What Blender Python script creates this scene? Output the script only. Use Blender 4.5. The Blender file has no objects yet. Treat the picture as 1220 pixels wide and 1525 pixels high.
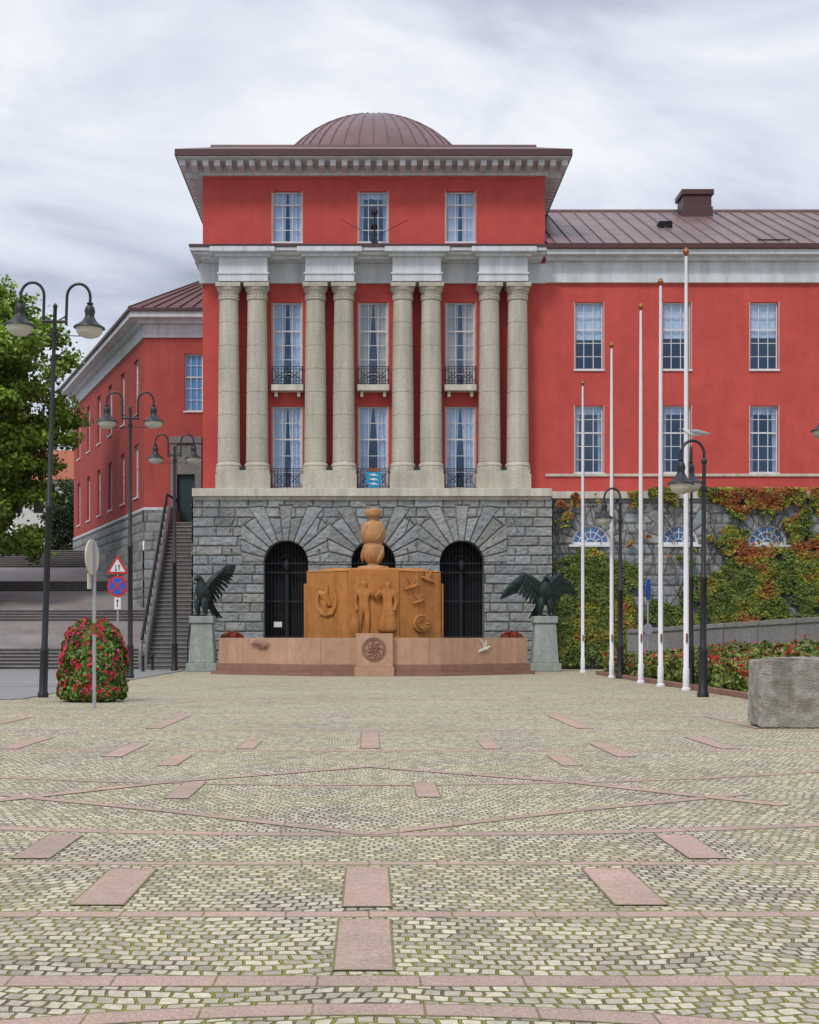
import bpy, math, random
import numpy as np
from mathutils import Vector, Matrix, noise as mn
random.seed(7); np.random.seed(7)
F=2100.0; H=1.2
def X(px,Y): return (px-550.0)*Y/F
def Z(py,Y): return H+(950.0-py)*Y/F
scene=bpy.context.scene
col=scene.collection
# ---------------------------------------------------------------- materials
def nodes(name):
    m=bpy.data.materials.new(name); m.use_nodes=True
    nt=m.node_tree; b=nt.nodes['Principled BSDF']
    return m,nt,b
def N(nt,t,**k):
    n=nt.nodes.new(t)
    for a,v in k.items(): setattr(n,a,v)
    return n
def mat(name,c,c2=None,rough=.75,metal=0,ns=3.0,bs=30.0,bump=.15,bd=.01,attr=False,streak=0,spec=.4,dirt=0):
    m,nt,b=nodes(name); L=nt.links.new
    tc=N(nt,'ShaderNodeTexCoord')
    n=N(nt,'ShaderNodeTexNoise'); n.inputs['Scale'].default_value=ns; n.inputs['Detail'].default_value=6; n.inputs['Roughness'].default_value=.65
    L(tc.outputs['Object'],n.inputs['Vector'])
    r=N(nt,'ShaderNodeValToRGB'); r.color_ramp.elements[0].position=.3; r.color_ramp.elements[1].position=.7
    c2=c2 or tuple(x*.8 for x in c)
    r.color_ramp.elements[0].color=(*c2,1); r.color_ramp.elements[1].color=(*c,1)
    L(n.outputs['Fac'],r.inputs['Fac'])
    out=r.outputs['Color']
    def mul(out,sock):
        mx=N(nt,'ShaderNodeMixRGB',blend_type='MULTIPLY'); mx.inputs[0].default_value=1; L(out,mx.inputs[1]); L(sock,mx.inputs[2]); return mx.outputs[0]
    if attr:
        a=N(nt,'ShaderNodeAttribute'); a.attribute_name='Col'; out=mul(out,a.outputs['Color'])
    if streak:
        mp=N(nt,'ShaderNodeMapping'); mp.inputs['Scale'].default_value=(2.2,2.2,.16)
        L(tc.outputs['Object'],mp.inputs['Vector'])
        n3=N(nt,'ShaderNodeTexNoise'); n3.inputs['Scale'].default_value=1.3; n3.inputs['Detail'].default_value=9; n3.inputs['Roughness'].default_value=.7
        L(mp.outputs[0],n3.inputs['Vector'])
        r3=N(nt,'ShaderNodeValToRGB'); r3.color_ramp.elements[0].position=.3; r3.color_ramp.elements[1].position=.6
        k=1-streak; r3.color_ramp.elements[0].color=(k,k,k*.97,1); r3.color_ramp.elements[1].color=(1,1,1,1)
        L(n3.outputs['Fac'],r3.inputs['Fac']); out=mul(out,r3.outputs[0])
    if dirt:
        n4=N(nt,'ShaderNodeTexNoise'); n4.inputs['Scale'].default_value=.45; n4.inputs['Detail'].default_value=5
        L(tc.outputs['Object'],n4.inputs['Vector'])
        r4=N(nt,'ShaderNodeValToRGB'); r4.color_ramp.elements[0].position=.3; r4.color_ramp.elements[1].position=.65
        k=1-dirt; r4.color_ramp.elements[0].color=(k,k,k,1); r4.color_ramp.elements[1].color=(1,1,1,1)
        L(n4.outputs['Fac'],r4.inputs['Fac']); out=mul(out,r4.outputs[0])
    L(out,b.inputs['Base Color'])
    b.inputs['Roughness'].default_value=rough; b.inputs['Metallic'].default_value=metal
    b.inputs['Specular IOR Level'].default_value=spec
    if bump:
        n2=N(nt,'ShaderNodeTexNoise'); n2.inputs['Scale'].default_value=bs; n2.inputs['Detail'].default_value=5
        L(tc.outputs['Object'],n2.inputs['Vector'])
        bp=N(nt,'ShaderNodeBump'); bp.inputs['Strength'].default_value=bump; bp.inputs['Distance'].default_value=bd
        L(n2.outputs['Fac'],bp.inputs['Height']); L(bp.outputs[0],b.inputs['Normal'])
    return m
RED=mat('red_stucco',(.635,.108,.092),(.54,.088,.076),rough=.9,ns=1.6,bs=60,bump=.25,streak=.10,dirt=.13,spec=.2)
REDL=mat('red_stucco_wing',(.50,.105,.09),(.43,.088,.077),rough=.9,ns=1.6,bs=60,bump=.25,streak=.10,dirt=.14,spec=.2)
WHITE=mat('cornice_paint',(.76,.80,.83),(.66,.70,.73),rough=.7,ns=2.5,bump=.1,streak=.28,dirt=.08)
CREAM=mat('limestone_band',(.70,.66,.55),(.57,.54,.46),rough=.8,ns=3,bump=.2,streak=.4)
COLM=mat('column_granite',(.65,.605,.49),(.50,.46,.375),rough=.8,ns=11,bs=45,bump=.4,streak=.30,dirt=.18)
STONE=mat('rusticated_granite',(1.1,1.1,1.1),(.78,.79,.80),rough=.85,ns=7,bs=22,bump=.6,bd=.03,attr=True,dirt=.22,streak=.15)
GRAN=mat('grey_granite',(.30,.29,.275),(.20,.195,.185),rough=.85,ns=8,bs=35,bump=.5,bd=.02,dirt=.25,streak=.2)
STEP=mat('step_granite',(.33,.305,.29),(.24,.22,.21),rough=.85,ns=4,bs=35,bump=.4,dirt=.25)
RISER=mat('shaded_riser_granite',(.15,.14,.13),(.09,.085,.08),rough=.9,ns=4,bs=35,bump=.4)  # step shade put into the colour: risers darker than the treads
PED=mat('pedestal_stone',(.40,.43,.39),(.27,.32,.29),rough=.8,ns=6,bump=.3,streak=.35)
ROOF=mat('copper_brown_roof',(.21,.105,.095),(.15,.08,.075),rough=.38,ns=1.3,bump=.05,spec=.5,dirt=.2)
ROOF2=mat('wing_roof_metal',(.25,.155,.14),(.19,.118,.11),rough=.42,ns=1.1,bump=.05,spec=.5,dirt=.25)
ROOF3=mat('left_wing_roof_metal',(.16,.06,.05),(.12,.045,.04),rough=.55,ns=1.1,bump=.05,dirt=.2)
GUT=mat('brown_gutter',(.10,.045,.045),rough=.5,bump=0)
FR=mat('window_frame_paint',(.80,.80,.80),rough=.5,bump=0)
FRP=mat('window_surround',(.66,.42,.36),rough=.7,bump=0)
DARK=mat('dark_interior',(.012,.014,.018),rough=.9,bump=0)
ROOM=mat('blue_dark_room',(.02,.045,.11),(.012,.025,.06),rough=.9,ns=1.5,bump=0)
IRON=mat('black_iron',(.016,.018,.021),(.01,.011,.013),rough=.45,bump=.05,spec=.5)
CURT=mat('white_curtain',(.68,.74,.82),(.58,.63,.71),rough=.9,bump=0)
CURB=mat('beige_curtain',(.68,.59,.45),(.58,.50,.38),rough=.9,bump=0)
ORG=mat('orange_sandstone',(.60,.25,.065),(.45,.178,.046),rough=.8,ns=3.5,bs=40,bump=.35,bd=.015,streak=.35,dirt=.18)
ORG2=mat('tan_sandstone',(.54,.29,.125),(.38,.19,.08),ns=4,bump=.3,streak=.2)
BAS=mat('pink_sandstone',(.62,.375,.25),(.50,.295,.195),rough=.8,ns=4,bs=40,bump=.3,streak=.25,dirt=.14)
BASD=mat('dark_sandstone',(.32,.17,.12),(.23,.12,.09),rough=.8,ns=4,bs=40,bump=.3)
BRZ=mat('bronze_patina',(.045,.075,.068),(.013,.02,.02),rough=.5,metal=.4,ns=6,bs=30,bump=.5,bd=.02)
POLE=mat('white_pole',(.80,.80,.82),(.72,.72,.75),rough=.35,bump=0)
GOLD=mat('copper_finial',(.35,.14,.05),rough=.35,metal=.8,bump=0)
LAMPG=mat('lamp_glass',(.62,.60,.50),(.5,.48,.4),rough=.15,bump=0)
ASPH=mat('asphalt',(.30,.29,.28),(.24,.235,.23),rough=.9,ns=2,bs=120,bump=.4,dirt=.15)
BARK=mat('bark',(.09,.07,.05),(.05,.04,.03),ns=8,bump=.6)
SOIL=mat('soil',(.06,.045,.03),ns=6,bump=.5)
MOSSJ=mat('mossy_joint',(.26,.24,.08),(.15,.12,.075),ns=9,rough=.95,bump=.4)
LEAF=mat('leaf',(1.1,1.1,1.1),(.8,.8,.8),attr=True,rough=.6,bump=0)
FLOW=mat('petal',(1.05,1.05,1.05),(.85,.85,.85),attr=True,rough=.6,bump=0)
BLUE=mat('sign_blue',(.02,.12,.55),rough=.4,bump=0)
CYAN=mat('shield_blue',(.02,.30,.55),rough=.4,bump=0)
SRED=mat('sign_red',(.62,.03,.025),rough=.4,bump=0)
SWH=mat('sign_white',(.8,.8,.78),rough=.4,bump=0)
GREY=mat('galvanised',(.42,.43,.44),rough=.45,metal=.4,bump=0)
SIGNB=mat('sign_back',(.62,.58,.48),rough=.5,bump=0)
HWALL=mat('house_render',(.72,.70,.66),bump=.1)
TILE=mat('orange_tiles',(.40,.13,.06),(.3,.09,.04),ns=10,bump=.5)
DOOR=mat('dark_green_door',(.02,.05,.055),rough=.5,bump=0)
WATER=mat('water',(.03,.05,.05),rough=.08,bump=.1)
GULLW=mat('gull_white',(.78,.78,.78),bump=0); GULLG=mat('gull_grey',(.35,.37,.4),bump=0); YEL=mat('beak_yellow',(.7,.4,.05),bump=0)
def glassmat():
    m=bpy.data.materials.new('window_glass'); m.use_nodes=True; nt=m.node_tree; nt.nodes.clear(); L=nt.links.new
    o=N(nt,'ShaderNodeOutputMaterial'); g=N(nt,'ShaderNodeBsdfGlossy'); g.inputs['Roughness'].default_value=.03; g.inputs['Color'].default_value=(.5,.72,1,1)
    t=N(nt,'ShaderNodeBsdfTransparent'); t.inputs['Color'].default_value=(.86,.93,1,1)
    mx=N(nt,'ShaderNodeMixShader'); mx.inputs[0].default_value=.13; L(t.outputs[0],mx.inputs[1]); L(g.outputs[0],mx.inputs[2]); L(mx.outputs[0],o.inputs[0])
    return m
GLASS=glassmat()
def vadd(nt,a,b):
    n=N(nt,'ShaderNodeVectorMath',operation='ADD'); nt.links.new(a,n.inputs[0]); nt.links.new(b,n.inputs[1]); return n.outputs[0]
def warp(nt,src,scale,amp,det=3):
    L=nt.links.new
    dn=N(nt,'ShaderNodeTexNoise'); dn.inputs['Scale'].default_value=scale; dn.inputs['Detail'].default_value=det; L(src,dn.inputs['Vector'])
    sub=N(nt,'ShaderNodeVectorMath',operation='SUBTRACT'); L(dn.outputs['Color'],sub.inputs[0]); sub.inputs[1].default_value=(.5,.5,.5)
    sc=N(nt,'ShaderNodeVectorMath',operation='SCALE'); L(sub.outputs[0],sc.inputs[0]); sc.inputs['Scale'].default_value=amp
    return sc.outputs[0]
def ramp(nt,src,p0,c0,p1,c1):
    r=N(nt,'ShaderNodeValToRGB'); r.color_ramp.elements[0].position=p0; r.color_ramp.elements[1].position=p1
    r.color_ramp.elements[0].color=(*c0,1); r.color_ramp.elements[1].color=(*c1,1); nt.links.new(src,r.inputs['Fac']); return r.outputs[0]
def mixc(nt,a,b,fac=1,mode='MULTIPLY'):
    mx=N(nt,'ShaderNodeMixRGB',blend_type=mode); L=nt.links.new
    if hasattr(fac,'links'): L(fac,mx.inputs[0])
    else: mx.inputs[0].default_value=fac
    L(a,mx.inputs[1]); L(b,mx.inputs[2]); return mx.outputs[0]
def noise_(nt,src,scale,det=5,ro=.6):
    n=N(nt,'ShaderNodeTexNoise'); n.inputs['Scale'].default_value=scale; n.inputs['Detail'].default_value=det; n.inputs['Roughness'].default_value=ro; nt.links.new(src,n.inputs['Vector']); return n.outputs['Fac']
def settmat():
    m,nt,b=nodes('granite_setts'); L=nt.links.new
    tc=N(nt,'ShaderNodeTexCoord'); P=tc.outputs['Object']
    sx=N(nt,'ShaderNodeSeparateXYZ'); L(P,sx.inputs[0])
    mu=N(nt,'ShaderNodeMath',operation='MULTIPLY'); L(sx.outputs[0],mu.inputs[0]); mu.inputs[1].default_value=2.3
    sn=N(nt,'ShaderNodeMath',operation='SINE'); L(mu.outputs[0],sn.inputs[0])
    ab=N(nt,'ShaderNodeMath',operation='ABSOLUTE'); L(sn.outputs[0],ab.inputs[0])
    m2=N(nt,'ShaderNodeMath',operation='MULTIPLY'); L(ab.outputs[0],m2.inputs[0]); m2.inputs[1].default_value=.09
    cb=N(nt,'ShaderNodeCombineXYZ'); L(m2.outputs[0],cb.inputs[1])
    V=vadd(nt,P,warp(nt,P,1.7,.16)); V=vadd(nt,V,warp(nt,P,12,.030,2)); V=vadd(nt,V,cb.outputs[0])
    br=N(nt,'ShaderNodeTexBrick'); L(V,br.inputs['Vector'])
    br.inputs['Scale'].default_value=1; br.inputs['Brick Width'].default_value=.066; br.inputs['Row Height'].default_value=.076
    br.inputs['Mortar Size'].default_value=.0078; br.inputs['Mortar Smooth'].default_value=.75; br.inputs['Bias'].default_value=0
    br.inputs['Color1'].default_value=(.76,.715,.585,1); br.inputs['Color2'].default_value=(.40,.37,.315,1)
    br.inputs['Mortar'].default_value=(0,0,0,1)
    n1=noise_(nt,P,26,7,.7)
    c=mixc(nt,br.outputs['Color'],ramp(nt,n1,.3,(.68,.67,.67),.7,(1.16,1.14,1.1)))
    c=mixc(nt,c,ramp(nt,noise_(nt,P,.3,6,.6),.3,(.88,.83,.82),.7,(1.06,1.05,1.02)))
    c=mixc(nt,c,ramp(nt,noise_(nt,P,9,2,.5),.40,(1.02,.94,.91),.55,(1.0,1.0,.96)))
    moss=ramp(nt,noise_(nt,P,.9,9,.72),.40,(.15,.12,.07),.53,(.31,.305,.04))
    c=mixc(nt,c,moss,br.outputs['Fac'],'MIX')
    pm=N(nt,'ShaderNodeMath',operation='MULTIPLY'); L(ramp(nt,noise_(nt,P,2.6,9,.78),.59,(0,0,0),.70,(1,1,1)),pm.inputs[0]); pm.inputs[1].default_value=.38
    g=N(nt,'ShaderNodeRGB'); g.outputs[0].default_value=(.34,.33,.06,1)
    c=mixc(nt,c,g.outputs[0],pm.outputs[0],'MIX')
    L(c,b.inputs['Base Color']); b.inputs['Roughness'].default_value=.85; b.inputs['Specular IOR Level'].default_value=.25
    inv=N(nt,'ShaderNodeMath',operation='SUBTRACT'); inv.inputs[0].default_value=1; L(br.outputs['Fac'],inv.inputs[1])
    ad3=N(nt,'ShaderNodeMath',operation='MULTIPLY_ADD'); L(n1,ad3.inputs[0]); ad3.inputs[1].default_value=.7; L(inv.outputs[0],ad3.inputs[2])
    bp=N(nt,'ShaderNodeBump'); bp.inputs['Strength'].default_value=.9; bp.inputs['Distance'].default_value=.02; L(ad3.outputs[0],bp.inputs['Height']); L(bp.outputs[0],b.inputs['Normal'])
    return m
SETT=settmat()
def pinkmat(name,joint,bw=.36):
    m,nt,b=nodes(name); L=nt.links.new
    tc=N(nt,'ShaderNodeTexCoord'); P=tc.outputs['Object']
    V=vadd(nt,P,warp(nt,P,1.5,.02))
    br=N(nt,'ShaderNodeTexBrick'); L(V,br.inputs['Vector']); br.inputs['Scale'].default_value=1; br.inputs['Brick Width'].default_value=bw; br.inputs['Row Height'].default_value=1.9
    br.inputs['Mortar Size'].default_value=joint; br.inputs['Mortar Smooth'].default_value=.5
    br.inputs['Color1'].default_value=(.57,.40,.33,1); br.inputs['Color2'].default_value=(.46,.345,.29,1); br.inputs['Mortar'].default_value=(.24,.20,.10,1)
    c=mixc(nt,br.outputs['Color'],ramp(nt,noise_(nt,P,70,4,.8),.38,(.68,.67,.66),.62,(1.15,1.12,1.1)))
    c=mixc(nt,c,ramp(nt,noise_(nt,P,2.0,8,.7),.3,(.76,.78,.76),.7,(1.10,1.06,1.04)))
    pm=N(nt,'ShaderNodeMath',operation='MULTIPLY'); L(ramp(nt,noise_(nt,P,6,8,.75),.50,(0,0,0),.66,(1,1,1)),pm.inputs[0]); pm.inputs[1].default_value=.5
    g=N(nt,'ShaderNodeRGB'); g.outputs[0].default_value=(.42,.38,.26,1); c=mixc(nt,c,g.outputs[0],pm.outputs[0],'MIX')
    L(c,b.inputs['Base Color']); b.inputs['Roughness'].default_value=.85; b.inputs['Specular IOR Level'].default_value=.25
    bp=N(nt,'ShaderNodeBump'); bp.inputs['Strength'].default_value=.6; bp.inputs['Distance'].default_value=.008; L(noise_(nt,P,60,4,.7),bp.inputs['Height']); L(bp.outputs[0],b.inputs['Normal'])
    return m
PINK=pinkmat('pink_granite_band',.006); PINKS=pinkmat('pink_granite_slab',0,3.1)
# ---------------------------------------------------------------- mesh helper
def empty(name):
    e=bpy.data.objects.new(name,None); col.objects.link(e); return e
class M:
    def __init__(s): s.v=[]; s.f=[]; s.m=[]
    def add(s,vs,fs,m=0):
        o=len(s.v); s.v+=[tuple(p) for p in vs]
        for f in fs: s.f.append([i+o for i in f]); s.m.append(m)
    def box(s,x0,x1,y0,y1,z0,z1,m=0):
        s.add([(x0,y0,z0),(x1,y0,z0),(x1,y1,z0),(x0,y1,z0),(x0,y0,z1),(x1,y0,z1),(x1,y1,z1),(x0,y1,z1)],
              [(0,3,2,1),(4,5,6,7),(0,1,5,4),(1,2,6,5),(2,3,7,6),(3,0,4,7)],m)
    def prism(s,pts,z0,z1,m=0,top=None):
        n=len(pts); t=top or pts
        s.add([(p[0],p[1],z0) for p in pts]+[(p[0],p[1],z1) for p in t],
              [tuple(range(n-1,-1,-1)),tuple(range(n,2*n))]+[(i,(i+1)%n,n+(i+1)%n,n+i) for i in range(n)],m)
    def plate(s,pts,y0,y1,m=0):
        n=len(pts)
        s.add([(p[0],y0,p[1]) for p in pts]+[(p[0],y1,p[1]) for p in pts],
              [tuple(range(n)),tuple(range(2*n-1,n-1,-1))]+[((i+1)%n,i,n+i,n+(i+1)%n) for i in range(n)],m)
    def lathe(s,cx,cy,prof,n=24,m=0,z=0):
        k=len(prof); vs=[]
        for r,h in prof:
            for i in range(n):
                a=2*math.pi*i/n; vs.append((cx+r*math.cos(a),cy+r*math.sin(a),h+z))
        fs=[]
        for j in range(k-1):
            for i in range(n): fs.append((j*n+i,j*n+(i+1)%n,(j+1)*n+(i+1)%n,(j+1)*n+i))
        fs.append(tuple(range(n-1,-1,-1))); fs.append(tuple((k-1)*n+i for i in range(n)))
        s.add(vs,fs,m)
    def tube(s,pts,rad,n=8,m=0,flat=1.0):
        pts=[Vector(p) for p in pts]; k=len(pts)
        if not hasattr(rad,'__len__'): rad=[rad]*k
        vs=[]; prev=None
        for j,p in enumerate(pts):
            t=(pts[min(j+1,k-1)]-pts[max(j-1,0)]).normalized()
            if prev is None:
                ref=Vector((0,1,0)) if abs(t.y)<.9 else Vector((1,0,0))
                a=t.cross(ref).normalized()
            else: a=(prev-t*prev.dot(t)).normalized()
            prev=a; b=t.cross(a)
            for i in range(n):
                an=2*math.pi*i/n; vs.append(p+a*math.cos(an)*rad[j]+b*math.sin(an)*rad[j]*flat)
        fs=[]
        for j in range(k-1):
            for i in range(n): fs.append((j*n+i,j*n+(i+1)%n,(j+1)*n+(i+1)%n,(j+1)*n+i))
        fs.append(tuple(range(n-1,-1,-1))); fs.append(tuple((k-1)*n+i for i in range(n)))
        s.add(vs,fs,m)
    def obj(s,name,mats,parent=None,smooth=False,bevel=0,loc=(0,0,0),rot=(0,0,0),fix=True):
        me=bpy.data.meshes.new(name); me.from_pydata(s.v,[],s.f)
        if not isinstance(mats,(list,tuple)): mats=[mats]
        for m in mats: me.materials.append(m)
        me.polygons.foreach_set('material_index',s.m)
        if fix:
            import bmesh
            bm=bmesh.new(); bm.from_mesh(me); bmesh.ops.recalc_face_normals(bm,faces=bm.faces); bm.to_mesh(me); bm.free()
        if smooth:
            me.polygons.foreach_set('use_smooth',[True]*len(me.polygons))
            try: me.set_sharp_from_angle(angle=math.radians(40))
            except Exception: pass
        me.update()
        o=bpy.data.objects.new(name,me); col.objects.link(o); o.location=loc; o.rotation_euler=rot
        if parent: o.parent=parent
        if bevel:
            b=o.modifiers.new('bevel','BEVEL'); b.width=bevel; b.segments=2; b.limit_method='ANGLE'; b.angle_limit=math.radians(40)
        return o
def wall(mb,x0,x1,z0,z1,y,holes,dep=.22,m=0):
    xs=sorted(set([x0,x1]+[h[0] for h in holes]+[h[1] for h in holes])); zs=sorted(set([z0,z1]+[h[2] for h in holes]+[h[3] for h in holes]))
    for i in range(len(xs)-1):
        for j in range(len(zs)-1):
            cx=(xs[i]+xs[i+1])/2; cz=(zs[j]+zs[j+1])/2
            if any(h[0]<cx<h[1] and h[2]<cz<h[3] for h in holes): continue
            mb.add([(xs[i],y,zs[j]),(xs[i+1],y,zs[j]),(xs[i+1],y,zs[j+1]),(xs[i],y,zs[j+1])],[(0,1,2,3)],m)
    for a,b,c,d in holes:
        e=y+dep
        mb.add([(a,y,c),(a,e,c),(a,e,d),(a,y,d)],[(0,1,2,3)],m); mb.add([(b,y,c),(b,e,c),(b,e,d),(b,y,d)],[(3,2,1,0)],m)
        mb.add([(a,y,c),(b,y,c),(b,e,c),(a,e,c)],[(0,1,2,3)],m); mb.add([(a,y,d),(b,y,d),(b,e,d),(a,e,d)],[(3,2,1,0)],m)
class Win:
    def __init__(s): s.fr=M(); s.cu=M(); s.cb=M(); s.dk=M(); s.gl=M()
    def add(s,x0,x1,z0,z1,y,cols=3,rows=5,cur='full',beige=False,fw=.06):
        w=x1-x0; fy0=y+.13; fy1=y+.19
        s.fr.box(x0,x0+fw,fy0,fy1,z0,z1); s.fr.box(x1-fw,x1,fy0,fy1,z0,z1)
        s.fr.box(x0+fw,x1-fw,fy0,fy1,z0,z0+fw); s.fr.box(x0+fw,x1-fw,fy0,fy1,z1-fw,z1)
        for i in range(1,cols):
            c=x0+w*i/cols; t=.026 if cols>2 else .04; s.fr.box(c-t/2,c+t/2,fy0+.01,fy1-.005,z0+fw,z1-fw)
        for j in range(1,rows):
            c=z0+(z1-z0)*j/rows; t=.024 if j!=rows//2+1 else .055; s.fr.box(x0+fw,x1-fw,fy0+.015,fy1-.008,c-t/2,c+t/2)
        s.fr.box(x0-.05,x1+.05,y-.06,y+.13,z0-.07,z0-.002)
        s.gl.add([(x0,y+.16,z0),(x1,y+.16,z0),(x1,y+.16,z1),(x0,y+.16,z1)],[(0,1,2,3)])
        a,b,c,d=x0-.1,x1+.1,z0-.1,z1+.1; f,g=y+.222,y+1.2
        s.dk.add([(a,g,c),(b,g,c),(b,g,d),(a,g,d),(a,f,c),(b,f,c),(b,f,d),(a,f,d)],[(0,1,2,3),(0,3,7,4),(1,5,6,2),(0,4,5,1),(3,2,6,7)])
        C=s.cb if beige else s.cu
        def drape(u0,u1,w0,w1,ph,narrow=0,flat=1):
            n=26; vs=[];ph2=random.random()*6
            for i in range(n+1):
                t=i/n; yy=y+.255+flat*(.035*math.sin(t*n*.95+ph)+.022*math.sin(t*9+ph2))
                for zz,k in((w0,1-narrow),(w0+(w1-w0)*.35,1-narrow*.9),(w1,1)):
                    uu=u0+(u1-u0)*t*k if narrow>=0 else u1-(u1-u0)*(1-t)*(1+(narrow if zz<w1 else 0))
                    vs.append((uu,yy,zz))
            fs=[]
            for i in range(n):
                for j in range(2): fs.append((i*3+j,i*3+3+j,i*3+4+j,i*3+1+j))
            C.add(vs,fs)
        if cur=='full':
            g=random.uniform(.03,.14)*w; q=random.uniform(.05,.35)
            drape(x0,x0+w/2-g/2,z0,z1,0,q); drape(x1-w/2+g/2,x1,z0,z1,2,-q)
        elif cur=='half':
            zz=z0+(z1-z0)*random.uniform(.44,.52); drape(x0,x1,zz,z1,1,0,.3)
        elif cur=='sides':
            drape(x0,x0+w*.19,z0,z1,0,.2); drape(x1-w*.19,x1,z0,z1,0,-.2)
            drape(x0,x1,z1-(z1-z0)*.12,z1,1)
    def out(s,parent,pre='',loc=(0,0,0),rot=(0,0,0)):
        s.fr.obj(pre+'window_frames',FR,parent,loc=loc,rot=rot); s.gl.obj(pre+'window_glass',GLASS,parent,loc=loc,rot=rot,fix=False)
        s.dk.obj(pre+'room_interiors',ROOM,parent,loc=loc,rot=rot,fix=False)
        if s.cu.v: s.cu.obj(pre+'curtains',CURT,parent,smooth=True,loc=loc,rot=rot,fix=False)
        if s.cb.v: s.cb.obj(pre+'beige_curtains',CURB,parent,smooth=True,loc=loc,rot=rot,fix=False)
def vnoise(u,v,s,seed):
    rs=np.random.RandomState(seed); G=rs.rand(256,256)
    x=u*s; y=v*s; xi=np.floor(x).astype(int); yi=np.floor(y).astype(int); fx=x-xi; fy=y-yi
    fx=fx*fx*(3-2*fx); fy=fy*fy*(3-2*fy); a=G[xi%256,yi%256]; b=G[(xi+1)%256,yi%256]; c=G[xi%256,(yi+1)%256]; d=G[(xi+1)%256,(yi+1)%256]
    return (a*(1-fx)+b*fx)*(1-fy)+(c*(1-fx)+d*fx)*fy
def fbm(u,v,s,seed): return sum(vnoise(u,v,s*2**k,seed+k)*.5**k for k in range(4))/1.875
def ashlar(name,w,h,res,loc,rotz,parent,arches=(),course=.43,seed=1,base=(.35,.365,.355),rough=.085,zoff=0):
    nu=int(w/res)+1; nv=int(h/res)+1
    U,V=np.meshgrid(np.linspace(0,w,nu),np.linspace(0,h,nv),indexing='ij'); rs=np.random.RandomState(seed)
    row=np.floor(V/course).astype(int); nr=row.max()+2
    Lr=rs.uniform(.75,1.35,nr); off=rs.uniform(0,3,nr)
    q=(U+off[row])/Lr[row]; q=q+.18*np.sin(q*2.1+row*1.7); cell=np.floor(q).astype(int); fq=q-cell
    d=np.minimum(np.minimum(fq,1-fq)*Lr[row],np.minimum(V-row*course,(row+1)*course-V))
    ident=(cell*131+row*977)%4093
    keep=np.ones(U.shape,bool)
    for (cx,cz,r,nw,ro,zb) in arches:
        du=U-cx; dv=V-cz; rr=np.hypot(du,dv); th=np.arctan2(dv,du); dth=math.pi/nw
        k=np.clip(np.floor(th/dth).astype(int),0,nw-1)
        RO=np.array([ro*(1.0 if (i%2==0) else .82) for i in range(nw)]); RO[nw//2]=ro*1.08
        R=RO[k]*(1+.28*np.abs(np.sin(th*2))**2)
        ins=(dv>=0)&(rr<R)&(np.abs(du)<1.68)
        dd=np.minimum(rr*np.abs(th-k*dth),rr*np.abs((k+1)*dth-th)); dd=np.minimum(dd,np.abs(R-rr)); dd=np.minimum(dd,np.where(dv<.2,dv,9))
        d=np.where(ins,dd,d); ident=np.where(ins,(k*313+int(cx*100))%4093,ident)
        d=np.minimum(d,np.where(~ins&(dv>=0),np.abs(rr-R),9))
        keep&=~(((np.abs(du)<r)&(dv<0)&(V>zb))|((rr<r)&(dv>=0)))
    hsh=rs.rand(4100); hv=hsh[ident]
    g=np.clip((d-.006)/.03,0,1); g=g*g*(3-2*g)
    Yo=-(g*(.045+.02*hv+rough*(fbm(U+hv*9,V,3.5,seed+5)-.35)+rough*.7*(fbm(U,V,12,seed+9)-.5)))
    nvts=nu*nv; co=np.empty((nvts,3)); co[:,0]=U.ravel(); co[:,1]=Yo.ravel(); co[:,2]=V.ravel()+zoff
    I=np.arange(nvts).reshape(nu,nv); a=I[:-1,:-1]; b=I[1:,:-1]; c=I[1:,1:]; e=I[:-1,1:]
    kf=keep[:-1,:-1]&keep[1:,:-1]&keep[1:,1:]&keep[:-1,1:]
    fs=np.stack([a[kf],b[kf],c[kf],e[kf]],1)
    me=bpy.data.meshes.new(name); me.vertices.add(nvts); me.vertices.foreach_set('co',co.ravel())
    me.loops.add(fs.size); me.loops.foreach_set('vertex_index',fs.ravel().astype(np.int32)); me.polygons.add(len(fs))
    me.polygons.foreach_set('loop_start',np.arange(0,fs.size,4,dtype=np.int32)); me.polygons.foreach_set('loop_total',np.full(len(fs),4,dtype=np.int32))
    me.update(calc_edges=True)
    ca=me.color_attributes.new('Col','FLOAT_COLOR','POINT')
    sh=(.80+.34*hv)*(.56+.44*g); hue=hsh[(ident*7)%4093]
    colr=np.ones((nvts,4)); 
    for i in range(3): colr[:,i]=(base[i]*sh*(1+(.07,.03,-.03)[i]*(hue-.5)*2)).ravel()
    ca.data.foreach_set('color',colr.ravel().astype(np.float32)); me.materials.append(STONE)
    o=bpy.data.objects.new(name,me); col.objects.link(o); o.location=loc; o.rotation_euler=(0,0,rotz); o.parent=parent
    return o
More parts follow.
